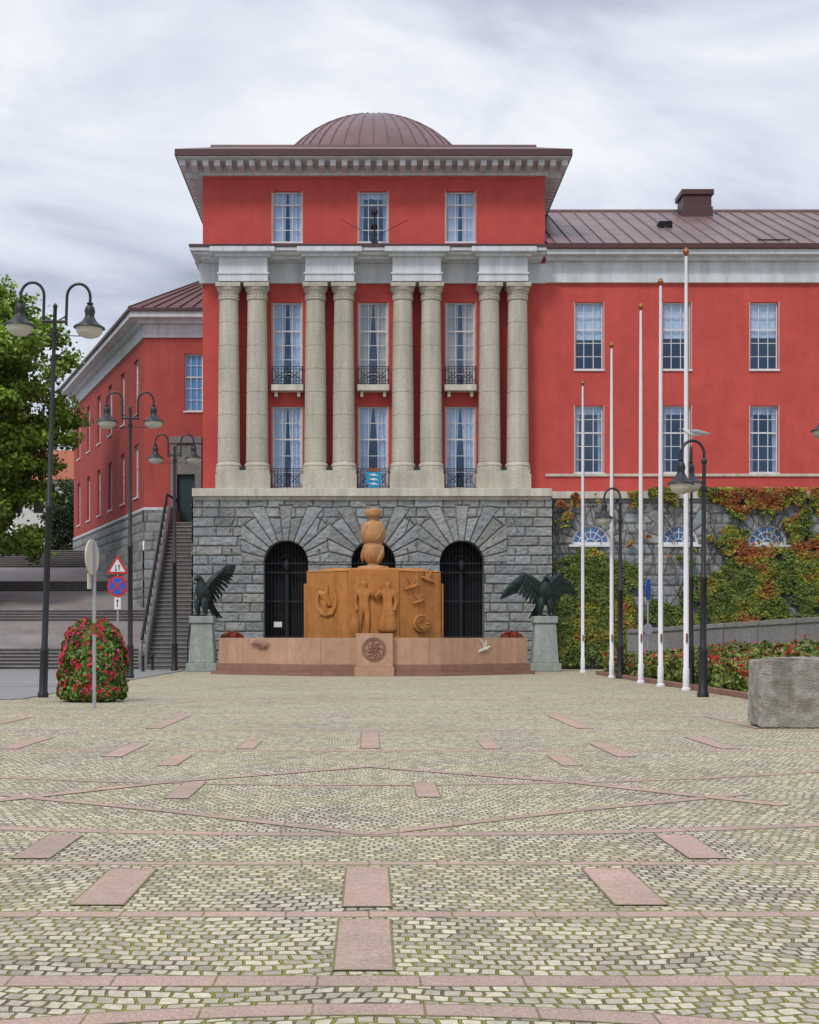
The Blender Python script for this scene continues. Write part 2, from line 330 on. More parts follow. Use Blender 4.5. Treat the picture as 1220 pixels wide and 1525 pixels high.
def leaves(name,P,size,C,parent=None,material=None,nrm=None,spread=1.0,aspect=1.4):
    n=len(P); P=np.asarray(P); C=np.asarray(C); size=np.broadcast_to(size,(n,)) 
    a=np.random.randn(n,3)*spread
    if nrm is not None: a=a*.55+np.asarray(nrm)
    a/=np.linalg.norm(a,axis=1)[:,None]+1e-9
    t=np.random.randn(n,3); t-=a*(t*a).sum(1)[:,None]; t/=np.linalg.norm(t,axis=1)[:,None]+1e-9
    b=np.cross(a,t); s=(size*np.random.uniform(.7,1.25,n))[:,None]
    V=np.stack([P-t*s*aspect*.5,P+b*s*.42+a*s*.12,P+t*s*aspect*.5,P-b*s*.42+a*s*.12],1).reshape(-1,3)
    me=bpy.data.meshes.new(name); me.vertices.add(4*n); me.vertices.foreach_set('co',V.ravel())
    me.loops.add(4*n); me.loops.foreach_set('vertex_index',np.arange(4*n,dtype=np.int32)); me.polygons.add(n)
    me.polygons.foreach_set('loop_start',np.arange(0,4*n,4,dtype=np.int32)); me.polygons.foreach_set('loop_total',np.full(n,4,dtype=np.int32)); me.update(calc_edges=True)
    ca=me.color_attributes.new('Col','FLOAT_COLOR','POINT'); cc=np.ones((n,4,4)); cc[:,:,:3]=C[:,None,:]
    ca.data.foreach_set('color',cc.ravel().astype(np.float32)); me.materials.append(material or LEAF)
    o=bpy.data.objects.new(name,me); col.objects.link(o)
    if parent: o.parent=parent
    return o
def skin(name,vs,es,rad,material,parent,loc=(0,0,0),rot=(0,0,0),sc=(1,1,1),sub=2):
    me=bpy.data.meshes.new(name); me.from_pydata(vs,es,[]); me.update()
    o=bpy.data.objects.new(name,me); col.objects.link(o); me.materials.append(material)
    o.modifiers.new('skin','SKIN')
    sv=me.skin_vertices[0].data
    for i,r in enumerate(rad): sv[i].radius=(r,r) if not hasattr(r,'__len__') else r; sv[i].use_root=(i==0)
    s=o.modifiers.new('sub','SUBSURF'); s.levels=sub; s.render_levels=sub
    o.location=loc; o.rotation_euler=rot; o.scale=sc; o.parent=parent; return o

# ================================================================ TOWN HALL
TH=empty('town_hall')
Yw=54.6; Yb=53.4
W=Win()
x0,x1=X(302,Yw),X(812,Yw)
cen=[428,556,686]; hw=21.5*Yw/F
holes=[]
for i,c in enumerate(cen):
    a,b=X(c,Yw)-hw,X(c,Yw)+hw; hl=(a,b,Z(360,Yw),Z(285,Yw)); holes.append(hl); W.add(*hl,Yw,3,4,'full' if i!=1 else 'sides',fw=.05)
    hl=(a,b,Z(577,Yw),Z(450,Yw)); holes.append(hl); W.add(*hl,Yw,3,6,'full',beige=i>0)
    hl=(a,b,Z(727,Yw),Z(605,Yw)); holes.append(hl); W.add(*hl,Yw,3,5,'full')
wl=M(); ztop=19.4
wall(wl,x0,x1,6.5,ztop,Yw,holes)
wl.add([(x0,Yw,0),(x0,67.6,0),(x0,67.6,ztop),(x0,Yw,ztop)],[(0,1,2,3)]); wl.add([(x1,Yw,0),(x1,67.6,0),(x1,67.6,ztop),(x1,Yw,ztop)],[(0,1,2,3)])
wl.add([(x0,67.6,0),(x1,67.6,0),(x1,67.6,ztop),(x0,67.6,ztop)],[(0,1,2,3)])
wl.obj('main_block_walls',RED,TH,fix=False)
sr=M()
for (a,b,c,d) in holes:
    sr.box(a-.05,a-.003,Yw-.025,Yw+.1,c,d); sr.box(b+.003,b+.05,Yw-.025,Yw+.1,c,d)
sr.obj('window_surrounds',FRP,TH)
# right wing
R0,R1=x1,36.0
rw=M(); rh=[]
for k in range(8):
    c=877.5+130.4*k; a,b=X(c-21,Yw),X(c+21,Yw)
    for (t,bm_,cu) in((450,550,'half'),(604,704,'sides')):
        hl=(a,b,Z(bm_,Yw),Z(t,Yw)); rh.append(hl); W.add(*hl,Yw,3,5,cu,fw=.05)
wall(rw,R0,R1,6.5,15.0,Yw,rh); rw.obj('right_wing_walls',RED,TH,fix=False)
W.out(TH)
sr=M()
for (a,b,c,d) in rh:
    sr.box(a-.045,a-.003,Yw-.02,Yw+.1,c,d); sr.box(b+.003,b+.045,Yw-.02,Yw+.1,c,d)
sr.obj('right_window_surrounds',FRP,TH)
bw=M(); bw.box(R1-.01,R1+.2,Yw,70,0,15.9); bw.box(x1+.02,R1,69.8,70,0,15.9); bw.obj('right_wing_back_walls',RED,TH)
bd=M(); bd.box(x1+.003,R1,Yw-.07,Yw-.002,Z(709.5,Yw-.07),Z(705.5,Yw-.07))
bd.box(X(822,53.2),R1,54.1,Yw-.002,6.55,6.82)
bd.box(X(286,53.15),X(822,53.2)-.003,53.15,Yw-.003,6.54,6.84)
bd.box(X(288,53.15),X(821,53.2)-.003,53.28,Yw-.003,6.42,6.537)
bd.obj('stone_bands',CREAM,TH,bevel=.015)
wf=M()
wf.box(x1+.004,R1,Yw-.14,Yw+.1,14.93,15.25); wf.box(x1+.004,R1,Yw-.10,Yw+.1,15.252,15.75)
wf.box(x1+.004,R1,Yw-.32,Yw+.1,15.752,15.9); wf.box(x1+.004,R1,Yw-.62,Yw+.1,15.902,16.10)
wf.box(x0-.12,x1,Yw-.16,Yw-.003,14.9,15.66)
wf.box(x0-.12,x0-.003,Yw-.003,64,14.9,15.66)
cx0,cx1=X(282,53.2),X(815,53.2)
wf.box(cx0+.35,cx1-.1,53.75,Yw-.003,15.662,15.76); wf.box(cx0+.1,cx1-.05,53.5,Yw-.003,15.762,15.86); wf.box(cx0,cx1,53.32,Yw-.003,15.862,16.0)
wf.box(cx0+.02,x0-.003,Yw,63.8,15.762,16.0)
pairs=[(341,383),(470,512),(600,642),(729,771)]
for a,b in pairs:
    l,r=X(a-16,53.5),X(b+16,53.5)
    wf.box(l,r,53.5,Yw-.165,14.74,15.0); wf.box(l-.04,r+.04,53.46,Yw-.165,15.002,15.08); wf.box(l+.02,r-.02,53.52,Yw-.165,15.082,15.66)
    wf.box(l-.12,r+.12,53.36,53.8,15.662,15.78); wf.box(l-.28,r+.28,53.12,53.8,15.782,15.98)
ex0,ex1=X(260,53.3),X(853,53.3)
wf.box(x0-.10,x1+.10,Yw-.12,67.7,19.08,19.398)
wf.box(ex0+.06,ex1-.06,53.36,68.4,19.40,19.46)
sp=.43; n=int((ex1-ex0-.5)/sp)
for i in range(n+1):
    c=ex0+.25+i*(ex1-ex0-.5)/n; wf.box(c-.11,c+.11,53.62,Yw-.125,19.17,19.397)
for i in range(30):
    yy=55.2+i*sp
    wf.box(ex0+.2,x0-.103,yy-.11,yy+.11,19.17,19.397); wf.box(x1+.103,ex1-.2,yy-.11,yy+.11,19.17,19.397)
wf.obj('cornices_and_friezes',WHITE,TH,bevel=.012)
gt=M()
gt.box(ex0,ex1,53.3,53.42,19.44,19.70); gt.box(ex0,ex0+.12,53.42,68.5,19.44,19.70); gt.box(ex1-.12,ex1,53.42,68.5,19.44,19.70)
gt.box(ex0+.1,ex1-.1,53.4,68.4,19.47,19.66)
gt.box(x1+.005,R1,Yw-.74,Yw+.1,16.102,16.28)
gt.box(cx0-.03,cx1+.03,53.26,Yw-.003,16.002,16.09)
for a,b in pairs: gt.box(X(a-16,53.5)-.3,X(b+16,53.5)+.3,53.09,53.259,15.99,16.05)
gt.obj('gutters',GUT,TH,bevel=.01)
rf=M()
def frust(x0,x1,y0,y1,z0,i,dz):
    rf.add([(x0,y0,z0),(x1,y0,z0),(x1,y1,z0),(x0,y1,z0),(x0+i,y0+i,z0+dz),(x1-i,y0+i,z0+dz),(x1-i,y1-i,z0+dz),(x0+i,y1-i,z0+dz)],[(0,1,5,4),(1,2,6,5),(2,3,7,6),(3,0,4,7),(4,5,6,7)])
frust(ex0+.02,ex1-.02,53.32,68.4,19.70,1.25,.50); frust(ex0+1.2,ex1-1.2,54.6,67.2,20.19,.02,.12); frust(ex0+1.3,ex1-1.3,54.7,67.1,20.3,3.0,.75)
dr=5.0; dcx,dcy,dcz=X(556,61.4),61.4,23.72-5.0
n=64; prof=[(dr*math.cos(a),dr*math.sin(a)) for a in [math.radians(d) for d in range(18,90,4)]]
rf.lathe(dcx,dcy,prof+[(.02,dr)],n,0,dcz)
for i in range(44):
    a=2*math.pi*i/44
    rf.tube([(dcx+(dr+.01)*math.cos(t)*math.cos(a),dcy+(dr+.01)*math.cos(t)*math.sin(a),dcz+(dr+.01)*math.sin(t)) for t in [math.radians(d) for d in range(18,90,6)]],.035,4)
rf.lathe(dcx,dcy,[(.35,4.95),(.35,5.03),(.13,5.07),(.13,5.14),(.16,5.18),(.05,5.26)],16,0,dcz)
rf.obj('dome_and_attic_roof',ROOF,TH,smooth=True)
rr=M(); ey,ez,ry,rz=53.85,16.28,62.2,20.0
rr.add([(x1+.005,ey,ez),(R1,ey,ez),(R1,ry,rz),(x1+.005,ry,rz),(R1,70.5,ez),(x1+.005,70.5,ez)],[(0,1,2,3),(3,2,4,5)])
x=x1+.3
while x<R1:
    rr.add([(x-.02,ey,ez+.002),(x+.02,ey,ez+.002),(x+.02,ry,rz+.002),(x-.02,ry,rz+.002),(x-.012,ey,ez+.06),(x+.012,ey,ez+.06),(x+.012,ry,rz+.06),(x-.012,ry,rz+.06)],[(4,5,6,7),(0,4,7,3),(1,2,6,5),(0,1,5,4)]); x+=.62
x=x1+.3; k=0
while x<R1-.7:
    for q in range(2):
        t=(.25+.5*q+ (.25 if k%2 else 0))%1.0
        yy=ey+(ry-ey)*t; zz=ez+(rz-ez)*t
        rr.add([(x+.02,yy,zz+.003),(x+.6,yy,zz+.003),(x+.6,yy+.05,zz+.045),(x+.02,yy+.05,zz+.045)],[(0,1,2,3)])
    x+=.62;k+=1
rr.tube([(x1,ry,rz+.02),(R1,ry,rz+.02)],.09,8)
rr.obj('wing_roof',ROOF2,TH)
ch=M(); cY=60.8; c0,c1=X(1018,cY),X(1060,cY)
ch.box(c0,c1,cY,cY+1.2,18.6,Z(290,cY)); ch.box(c0-.09,c1+.09,cY-.09,cY+1.29,Z(290,cY)+.002,Z(282,cY)); ch.box(c0-.05,c1+.05,cY-.05,cY+1.25,18.9,19.8)
ch.obj('chimney',GUT,TH,bevel=.02)
sk=M(); sY=57.6; sz=ez+(rz-ez)*(sY-ey)/(ry-ey); sk.box(X(982,sY),X(1002,sY),sY,sY+.7,sz+.02,sz+.30); sk.box(X(1125,54.5),X(1175,54.5),54.2,54.26,16.48,16.54); sk.obj('skylight',DARK,TH,bevel=.03)
cm=M()
cb_,ct=7.58,14.72
for a,b in pairs:
    for p in (a,b):
        x=X(p,54.0); pr=[(.50,cb_-.02),(.50,cb_+.10),(.47,cb_+.13),(.49,cb_+.2),(.455,cb_+.27),(.43,cb_+.31)]
        zz=cb_+.33; top=ct-.62; nd=7
        for i in range(nd):
            za=zz+(top-zz)*i/nd; zb=zz+(top-zz)*(i+1)/nd
            ra=.425-.062*(i/nd)**1.5; rb=.425-.062*((i+1)/nd)**1.5
            pr+=[(ra-.018,za),(ra,za+.02),(rb,zb-.02),(rb-.018,zb)]
        pr+=[(.40,top+.01),(.40,top+.07),(.36,top+.08),(.36,top+.22),(.385,top+.24),(.385,top+.29),(.40,top+.3),(.455,top+.42),(.465,top+.47)]
        cm.lathe(x,54.0,pr,32)
        cm.box(x-.47,x+.47,53.53,Yw-.17,ct-.148,ct-.0)
        for i in range(20):
            an=2*math.pi*i/20; cm.tube([(x+.365*math.cos(an),54+.365*math.sin(an),top+.10),(x+.37*math.cos(an),54+.37*math.sin(an),top+.2)],.03,5)
    l,r=X(a-19.5,53.6),X(b+19.5,53.6)
    cm.box(l,r,53.42,Yw-.01,6.842,7.42); cm.box(l+.04,r-.04,53.46,Yw-.01,7.422,7.56)
cm.obj('portico_columns',COLM,TH,smooth=True)
fl=M()
for a,b in pairs:
    m_=X((a+b)/2,53.8); fl.box(m_-.10,m_+.10,53.7,53.85,7.57,7.72)
fl.obj('floodlights',IRON,TH,bevel=.01)
bl=M(); ir=M()
def rail(a,b,z0,z1,y):
    for z in(z0+.03,z0+.12,z1-.09,z1): ir.tube([(a,y,z),(b,y,z)],.014,6)
    nn=10
    for i in range(nn+1):
        x=a+(b-a)*i/nn; ir.tube([(x,y,z0),(x,y,z1)],.010 if i%5 else .018,6)
    for q in range(2):
        u=a+(b-a)*q/2; v=a+(b-a)*(q+1)/2
        ir.tube([(u,y-.01,z0+.12),(v,y-.01,z1-.09)],.012,5); ir.tube([(v,y-.01,z0+.12),(u,y-.01,z1-.09)],.012,5)
        c=(u+v)/2; ir.tube([(c+.13*math.cos(t),y-.012,(z0+z1)/2+.13*math.sin(t)) for t in [i*math.pi/6 for i in range(13)]],.01,5)
for c in cen:
    y=54.2; a,b=X(c-24,y),X(c+24,y)
    bl.box(a,b,y-.08,Yw-.003,Z(582,y),Z(573,y))
    for s in(a+.12,b-.24): bl.box(s,s+.12,y+.05,Yw-.003,Z(590,y),Z(582.2,y))
    rail(a+.04,b-.04,Z(572,y),Z(546,y),y-.02)
    for s in(a+.04,b-.04): ir.tube([(s,y-.02,Z(546,y)),(s,Yw,Z(546,y))],.014,6)
    y=54.0; a,b=X(c-23.5,y),X(c+23.5,y); rail(a,b,6.86,Z(698,y),y)
bl.obj('balcony_slabs',CREAM,TH,bevel=.015); ir.obj('balcony_railings',IRON,TH,fix=False)
sh=M(); sy=53.85; sx=X(556.5,sy); sz=Z(727,sy)
sh.plate([(sx-.29,sz+.62),(sx-.29,sz+.2),(sx-.2,sz+.05),(sx,sz-.04),(sx+.2,sz+.05),(sx+.29,sz+.2),(sx+.29,sz+.62)],sy,sy+.05,0)
for k in range(3):
    z=sz+.5-.17*k
    sh.plate([(sx-.2,z+.03),(sx-.1,z-.01),(sx,z-.035),(sx+.1,z-.02),(sx+.18,z-.05),(sx+.15,z+.0),(sx+.06,z+.03),(sx+.02,z+.07),(sx-.06,z+.03)],sy-.02,sy-.003,1)
pts=[(sx-.22,sz+.64),(sx+.22,sz+.64),(sx+.26,sz+.78),(sx+.16,sz+.72),(sx+.1,sz+.8),(sx,sz+.73),(sx-.1,sz+.8),(sx-.16,sz+.72),(sx-.26,sz+.78)]
sh.plate(pts,sy,sy+.04,2)
sh.obj('coat_of_arms',[CYAN,SWH,GOLD],TH)
si=M(); ax=X(558,53.7); az=16.1
si.tube([(ax,53.9,az),(ax,53.8,Z(318,53.8))],.035,8); si.lathe(ax,53.8,[(.02,-.13),(.11,-.09),(.14,0),(.10,.09),(.02,.13)],14,0,Z(316,53.8))
for s in(-1,1):
    si.tube([(ax+s*.45,53.8,Z(344,53.8)),(ax+s*1.28,53.7,Z(327,53.7))],.011,6); si.tube([(ax,53.9,Z(352,53.9)),(ax+s*.45,53.8,Z(344,53.8))],.011,6)
si.box(ax-.13,ax+.13,53.8,54.1,az,az+.3)
si.obj('roof_edge_mast',IRON,TH,smooth=True)
# ---- basement
bx0,bx1=X(288,Yb),X(822,Yb)
ac=[X(426,Yb),X(556,Yb),X(688,Yb)]; ar=.83; asz=4.05
ashlar('basement_front',bx1-bx0,6.42,.024,(bx0,Yb,0),0,TH,[(c-bx0,asz,ar,13,2.0,-1) for c in ac],course=.36,seed=11)
ashlar('basement_left',10.4,6.42,.08,(bx0,63.8,0),-math.pi/2,TH,[],seed=13)
ashlar('basement_right_return',.9,6.42,.05,(bx1,Yb,0),math.pi/2,TH,[],seed=14)
av=M(); gt=M(); dk=M()
for c in ac:
    pts=[(c-ar,0)]+[(c-ar*math.cos(t),asz+ar*math.sin(t)) for t in [math.pi*i/24 for i in range(25)]]+[(c+ar,0)]
    for i in range(len(pts)-1):
        p,q=pts[i],pts[i+1]; av.add([(p[0],Yb-.03,p[1]),(q[0],Yb-.03,q[1]),(q[0],Yb+.75,q[1]),(p[0],Yb+.75,p[1])],[(0,1,2,3)])
    y=Yb+.55
    for i in range(1,13):
        x=c-ar+2*ar*i/13; top=asz+math.sqrt(max(0,ar*ar-(x-c)**2)); gt.tube([(x,y,0),(x,y,top)],.016,6)
        if i<13: gt.tube([(x,y,asz-.35),(x+.06,y,asz-.22),(x+.128,y,asz-.35)],.012,5)
    for z in(.15,1.1,1.25,2.6,asz-.35,asz): gt.box(c-ar,c+ar,y-.02,y+.02,z-.025,z+.025)
    gt.box(c-.04,c+.04,y-.03,y+.03,0,asz)
    for rr_ in(.3,.55): gt.tube([(c+rr_*math.cos(t),y,asz+rr_*math.sin(t)) for t in [math.pi*i/12 for i in range(13)]],.016,5)
    gt.lathe(c,Yb+.3,[(.02,.3),(.1,.22),(.12,.05),(.09,-.12),(.02,-.16)],10,0,asz-.15); gt.tube([(c,Yb+.3,asz+.1),(c,Yb+.3,asz+ar)],.01,5)
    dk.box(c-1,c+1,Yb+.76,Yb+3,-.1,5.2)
av.obj('arch_reveals',GRAN,TH); gt.obj('iron_gates',IRON,TH,fix=False); dk.obj('gate_passages',DARK,TH)
pl=M(); py=Yb+.45; pl.box(X(408,py),X(420,py),py,py+.03,Z(934,py),Z(926,py)); pl.obj('notice_plate',SWH,TH)
Yr=54.3; fw=[X(880,Yr)+k*X(681.5,Yr) for k in range(8)]
fz=4.82
ashlar('basement_right',R1-bx1,6.55,.04,(bx1,Yr,0),0,TH,[(c-bx1,fz,.72,9,1.3,fz) for c in fw],course=.40,seed=21)
ff=M(); gl=M(); dk=M()
for c in fw:
    y=Yr+.06; arc=[(c+.72*math.cos(t),fz+.72*math.sin(t)) for t in [math.pi*i/20 for i in range(21)]]
    ff.tube([(p[0],y,p[1]) for p in arc],.06,6); ff.box(c-.74,c+.74,y-.05,y+.05,fz-.03,fz+.07)
    for k in range(1,6):
        t=math.pi*k/6; ff.tube([(c+.2*math.cos(t),y,fz+.2*math.sin(t)),(c+.72*math.cos(t),y,fz+.72*math.sin(t))],.019,5)
    for r_ in(.2,.46): ff.tube([(c+r_*math.cos(t),y,fz+r_*math.sin(t)) for t in [math.pi*i/12 for i in range(13)]],.018,5)
    gl.plate([(c+.72*math.cos(t),fz+.72*math.sin(t)) for t in [math.pi*i/20 for i in range(21)]],y+.01,y+.02)
    dk.box(c-.8,c+.8,y+.1,y+.6,fz-.1,fz+.8)
    ff.box(c-.85,c+.85,Yr-.16,Yr+.06,fz-.12,fz-.035)
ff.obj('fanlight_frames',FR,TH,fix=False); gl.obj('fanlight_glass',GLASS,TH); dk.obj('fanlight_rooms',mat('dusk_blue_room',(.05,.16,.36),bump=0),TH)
# ---- left wing
LYf=64.0; lx=X(215,LYf); d=Vector((-780,2100)).normalized(); LL=21.1
ang=math.atan2(-d.y,-d.x)
far=(lx+d.x*LL,LYf+d.y*LL)
W2=Win(); ww=M(); hs=[]
for k in range(6):
    c=LL-1.9-k*3.45
    for (a,b) in((11.6,14.15),(7.75,10.2)):
        hl=(c-.55,c+.55,a,b); hs.append(hl); W2.add(*hl,0,3,5,'half' if a>11 else 'sides')
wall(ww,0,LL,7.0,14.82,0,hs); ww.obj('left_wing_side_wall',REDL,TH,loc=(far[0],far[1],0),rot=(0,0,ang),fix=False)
W2.out(TH,'left_',loc=(far[0],far[1],0),rot=(0,0,ang))
ashlar('left_wing_side_basement',LL,7.0,.06,(far[0],far[1],0),ang,TH,[],seed=31,rough=.05)
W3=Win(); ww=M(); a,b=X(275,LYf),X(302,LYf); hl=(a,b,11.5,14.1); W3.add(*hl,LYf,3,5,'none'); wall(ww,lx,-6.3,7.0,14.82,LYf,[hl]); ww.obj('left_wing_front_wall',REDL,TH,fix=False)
s=M(); s.box(a,b,LYf+.21,LYf+.22,11.5,14.1); s.obj('left_front_blind',mat('blue_blind',(.10,.32,.55),bump=0),TH); W3.out(TH,'left_front_')
ashlar('left_wing_front_basement',-6.3-lx,7.0,.05,(lx,LYf,0),0,TH,[],seed=33,rough=.05)
def wingring(o0,z0,z1,mb):
    nrm=Vector((-d.y,d.x)); C=Vector(far)
    sA=Vector((lx,LYf))+nrm*o0; t=(LYf-o0-sA.y)/d.y; P=sA+d*t
    Q=C+nrm*o0+d*o0
    mb.prism([(P.x,P.y),(-6.2,LYf-o0),(-6.2,LYf+2),(Q.x+11,Q.y),(Q.x,Q.y)],z0,z1)
    return P,Q
lw=M(); 
wingring(.05,7.0,7.12,lw); wingring(.08,14.82,15.0,lw); wingring(.05,15.002,15.42,lw); wingring(.3,15.422,15.6,lw); P,Q=wingring(.75,15.602,15.86,lw)
lw.obj('left_wing_cornice',WHITE,TH,bevel=.012)
lg=M(); P,Q=wingring(.85,15.862,16.0,lg); lg.obj('left_wing_gutter',GUT,TH)
lr=M(); r1=(-8.0,69.5,18.9); r2=(r1[0]+d.x*15,r1[1]+d.y*15,18.9)
lr.add([(P.x,P.y,16.0),(-6.2,LYf-.85,16.0),(-6.2,69.5,18.9),r1,r2,(Q.x,Q.y,16.0),(Q.x+11,Q.y,16.0),(-2,75,16)],[(0,1,2,3),(5,0,3,4),(6,5,4),(2,7,6,4,3)])
for k in range(8):
    t=k/8; a=Vector((P.x,P.y,16)).lerp(Vector((-6.2,LYf-.85,16)),t); b=Vector(r1).lerp(Vector((-6.2,69.5,18.9)),t); lr.tube([a+Vector((0,0,.03)),b+Vector((0,0,.03))],.03,4)
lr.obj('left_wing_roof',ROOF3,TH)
pt=M(); py=63.3
pt.box(X(252,py),X(300,py),py,63.9,Z(660,py),Z(650,py)); pt.box(X(254,py),X(263,py),py+.05,63.9,6.15,Z(660,py)-.002); pt.box(X(290,py),X(300,py),py+.05,63.9,6.15,Z(660,py)-.002)
pt.box(X(256,py),X(298,py),py+.1,63.9,Z(706,py),Z(661,py)-.003); pt.obj('entrance_portal',GRAN,TH,bevel=.02)
pd=M(); pd.box(X(263,py)+.003,X(290,py)-.003,63.6,63.9,6.15,Z(706,py)-.003); pd.obj('entrance_door',DOOR,TH)
# ================================================================ staircase
ST=empty('staircase'); s=M(); ns=36; sx0,sx1=-8.5,bx0-.1
for i in range(ns):
    y=54.0+6.5*i/ns; z=6.15*(i+1)/ns; zp=6.15*i/ns; ye=y+6.5/ns if i<ns-1 else 63.9
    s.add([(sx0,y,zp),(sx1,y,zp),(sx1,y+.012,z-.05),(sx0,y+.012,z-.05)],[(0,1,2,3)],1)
    s.box(sx0,sx1,y-.02,ye,z-.05,z,0)
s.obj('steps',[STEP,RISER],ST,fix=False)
s=M(); y0,y1=54.0,60.5
s.add([(-8.85,y0,0),(-8.502,y0,0),(-8.502,y1,0),(-8.85,y1,0),(-8.85,y0,.7),(-8.502,y0,.7),(-8.502,y1,6.85),(-8.85,y1,6.85)],[(0,3,2,1),(4,5,6,7),(0,1,5,4),(1,2,6,5),(2,3,7,6),(3,0,4,7)])
s.box(-8.85,-8.502,y1+.003,63.9,0,6.85); s.obj('parapet',GRAN,ST,bevel=.03)
s=M(); s.tube([(-8.68,53.8,1.15),(-8.68,60.5,7.35),(-8.68,63.5,7.4)],.06,8); s.tube([(-6.95,53.9,1.0),(-6.95,60.5,7.1)],.03,8)
for k in range(18): y=53.9+k*.39; s.tube([(-8.68,y,max(0,.7+6.15*(y-54)/6.5)),(-8.68,y,1.2+6.2*(y-53.8)/6.7)],.018,6)
for k in range(9): y=53.9+k*.82; s.tube([(-6.95,y,max(0,6.15*(y-54)/6.5)),(-6.95,y,max(0,6.15*(y-54)/6.5)+1.0)],.02,6)
s.obj('handrails',IRON,ST,fix=False)
# ================================================================ terraces
t=M(); xa_,xb_=-60,-8.9
def quad(y0,z0,y1,z1,m): t.add([(xa_,y0,z0),(xb_,y0,z0),(xb_,y1,z1),(xa_,y1,z1)],[(0,1,2,3)],m)
def flight(y0,z0,y1,z1,n):
    dy=(y1-y0)/n; dz=(z1-z0)/n
    for i in range(n):
        a=y0+dy*i; z=z0+dz*i
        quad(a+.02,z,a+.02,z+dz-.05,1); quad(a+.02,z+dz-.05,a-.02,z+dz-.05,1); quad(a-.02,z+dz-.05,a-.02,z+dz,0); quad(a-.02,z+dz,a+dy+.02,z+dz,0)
flight(54.2,0,56,.8,6); quad(56.02,.8,62.02,1.94,2); flight(62,1.94,63.5,2.47,4); quad(63.52,2.47,70.02,3.53,2); flight(70,3.53,71.3,4.05,4); quad(71.32,4.05,77.02,5.05,2); flight(77,5.05,80,6.15,8); quad(80.02,6.15,150,8.2,2)
t.add([(xa_,54.2,0),(xb_,54.2,0),(xb_,150,0),(xa_,150,0),(xb_,150,8.2),(xa_,150,8.2)],[(2,3,5,4)],0)
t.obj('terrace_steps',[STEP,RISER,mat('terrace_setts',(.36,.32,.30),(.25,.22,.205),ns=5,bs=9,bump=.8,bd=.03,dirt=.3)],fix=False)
lw=M()
for (y,z) in((70,3.53),(77,5.05)):
    lw.box(-30,-22.5,y-.45,y-.1,z-.4,z+.35)
lw.obj('terrace_kerb',GRAN,bevel=.03)
# ================================================================ ground
g=M(); g.add([(-1500,-600,-.004),(1500,-600,-.004),(1500,2500,-.004),(-1500,2500,-.004)],[(0,1,2,3)]); g.obj('ground',ASPH)
g=M(); g.add([(-30,-12,0),(45,-12,0),(45,54.2,0),(-6.6,54.2,0),(-6.9,27.5,0),(-30,27.2,0)],[(0,1,2,3,4,5)]); g.obj('plaza_paving',SETT)
bn=M()
def strip1(pts,w,z,m):
    k=len(pts); L=[];R=[]
    for i,p in enumerate(pts):
        t=(pts[min(i+1,k-1)]-pts[max(i-1,0)]).normalized(); nn=Vector((-t.y,t.x)); L.append(p+nn*w/2); R.append(p-nn*w/2)
    bn.add([(p.x,p.y,z) for p in R]+[(p.x,p.y,z) for p in L],[(i,i+1,k+i+1,k+i) for i in range(k-1)],m)
def strip(pts,w=.22,z=.0006):
    pts=[Vector(p) for p in pts]; strip1(pts,w+.02,z,1); strip1(pts,w,z+.0004,0)
def G(px,py):
    Y=2520/(py-950); return (X(px,Y),Y)
for y,w in((4.93,.14),(6.12,.11),(7.5,.085),(15.0,.17),(18.3,.20),(22.5,.18),(27.5,.2),(35,.2)):
    strip([(-14,y),(14,y)],w)
def arc(cx,cy,r,a0,a1,w=.2,z=.0006,n=60):
    strip([(cx+r*math.cos(math.radians(a0+(a1-a0)*i/n)),cy+r*math.sin(math.radians(a0+(a1-a0)*i/n))) for i in range(n+1)],w,z)
arc(0,1.2,3.35,15,165,.13,.0016)
arc(0,18,9.4,205,335,.14,.0016)
arc(-.1,19.5,8.0,190,350,.11,.0026)
for s_ in(-1,1):
    strip([G(550,1243),G(550+s_*300,1208),G(550+s_*560,1183)],.11,.0036 if s_>0 else .0040)
    strip([G(550,1142),G(550+s_*300,1165),G(550+s_*620,1200)],.14,.0046 if s_>0 else .0050)
bn.obj('paving_bands',[PINK,MOSSJ],fix=False)
sl=M()
def slab(x,y0,y1,w=.21,z=.0056):
    sl.add([(x-w/2-.009,y0-.012,z),(x+w/2+.009,y0-.012,z),(x+w/2+.009,y1+.012,z),(x-w/2-.009,y1+.012,z)],[(0,1,2,3)],1)
    z+=.0004; sl.add([(x-w/2,y0,z),(x+w/2,y0,z),(x+w/2,y1,z),(x-w/2,y1,z)],[(0,1,2,3)],0)
slab(-.02,5.08,5.98); slab(-.01,6.28,7.35); slab(.01,15.3,18,.2)
for sx_ in(-1,1):
    slab(sx_*1.22,6.32,7.3,.23); slab(sx_*1.84,7.65,8.55,.2); slab(sx_*1.34,15.2,16.4,.18); slab(sx_*2.6,14.2,16.0,.2); slab(sx_*2.85,18.6,21.8,.2); slab(sx_*1.9,13.2,14.4,.18); slab(sx_*3.9,15.2,17.0,.2); slab(sx_*5.2,18.6,21.4,.2)
slab(-1.44,10.5,11.7,.17);slab(.45,10.6,11.7,.17)
sl.obj('paving_slabs',[PINKS,MOSSJ],fix=False)
kb=M(); kb.box(-30,-6.9,27.2,27.4,-.01,.02); kb.box(-6.95,-6.75,27.4,54.0,-.01,.02); kb.obj('road_kerb',STEP)
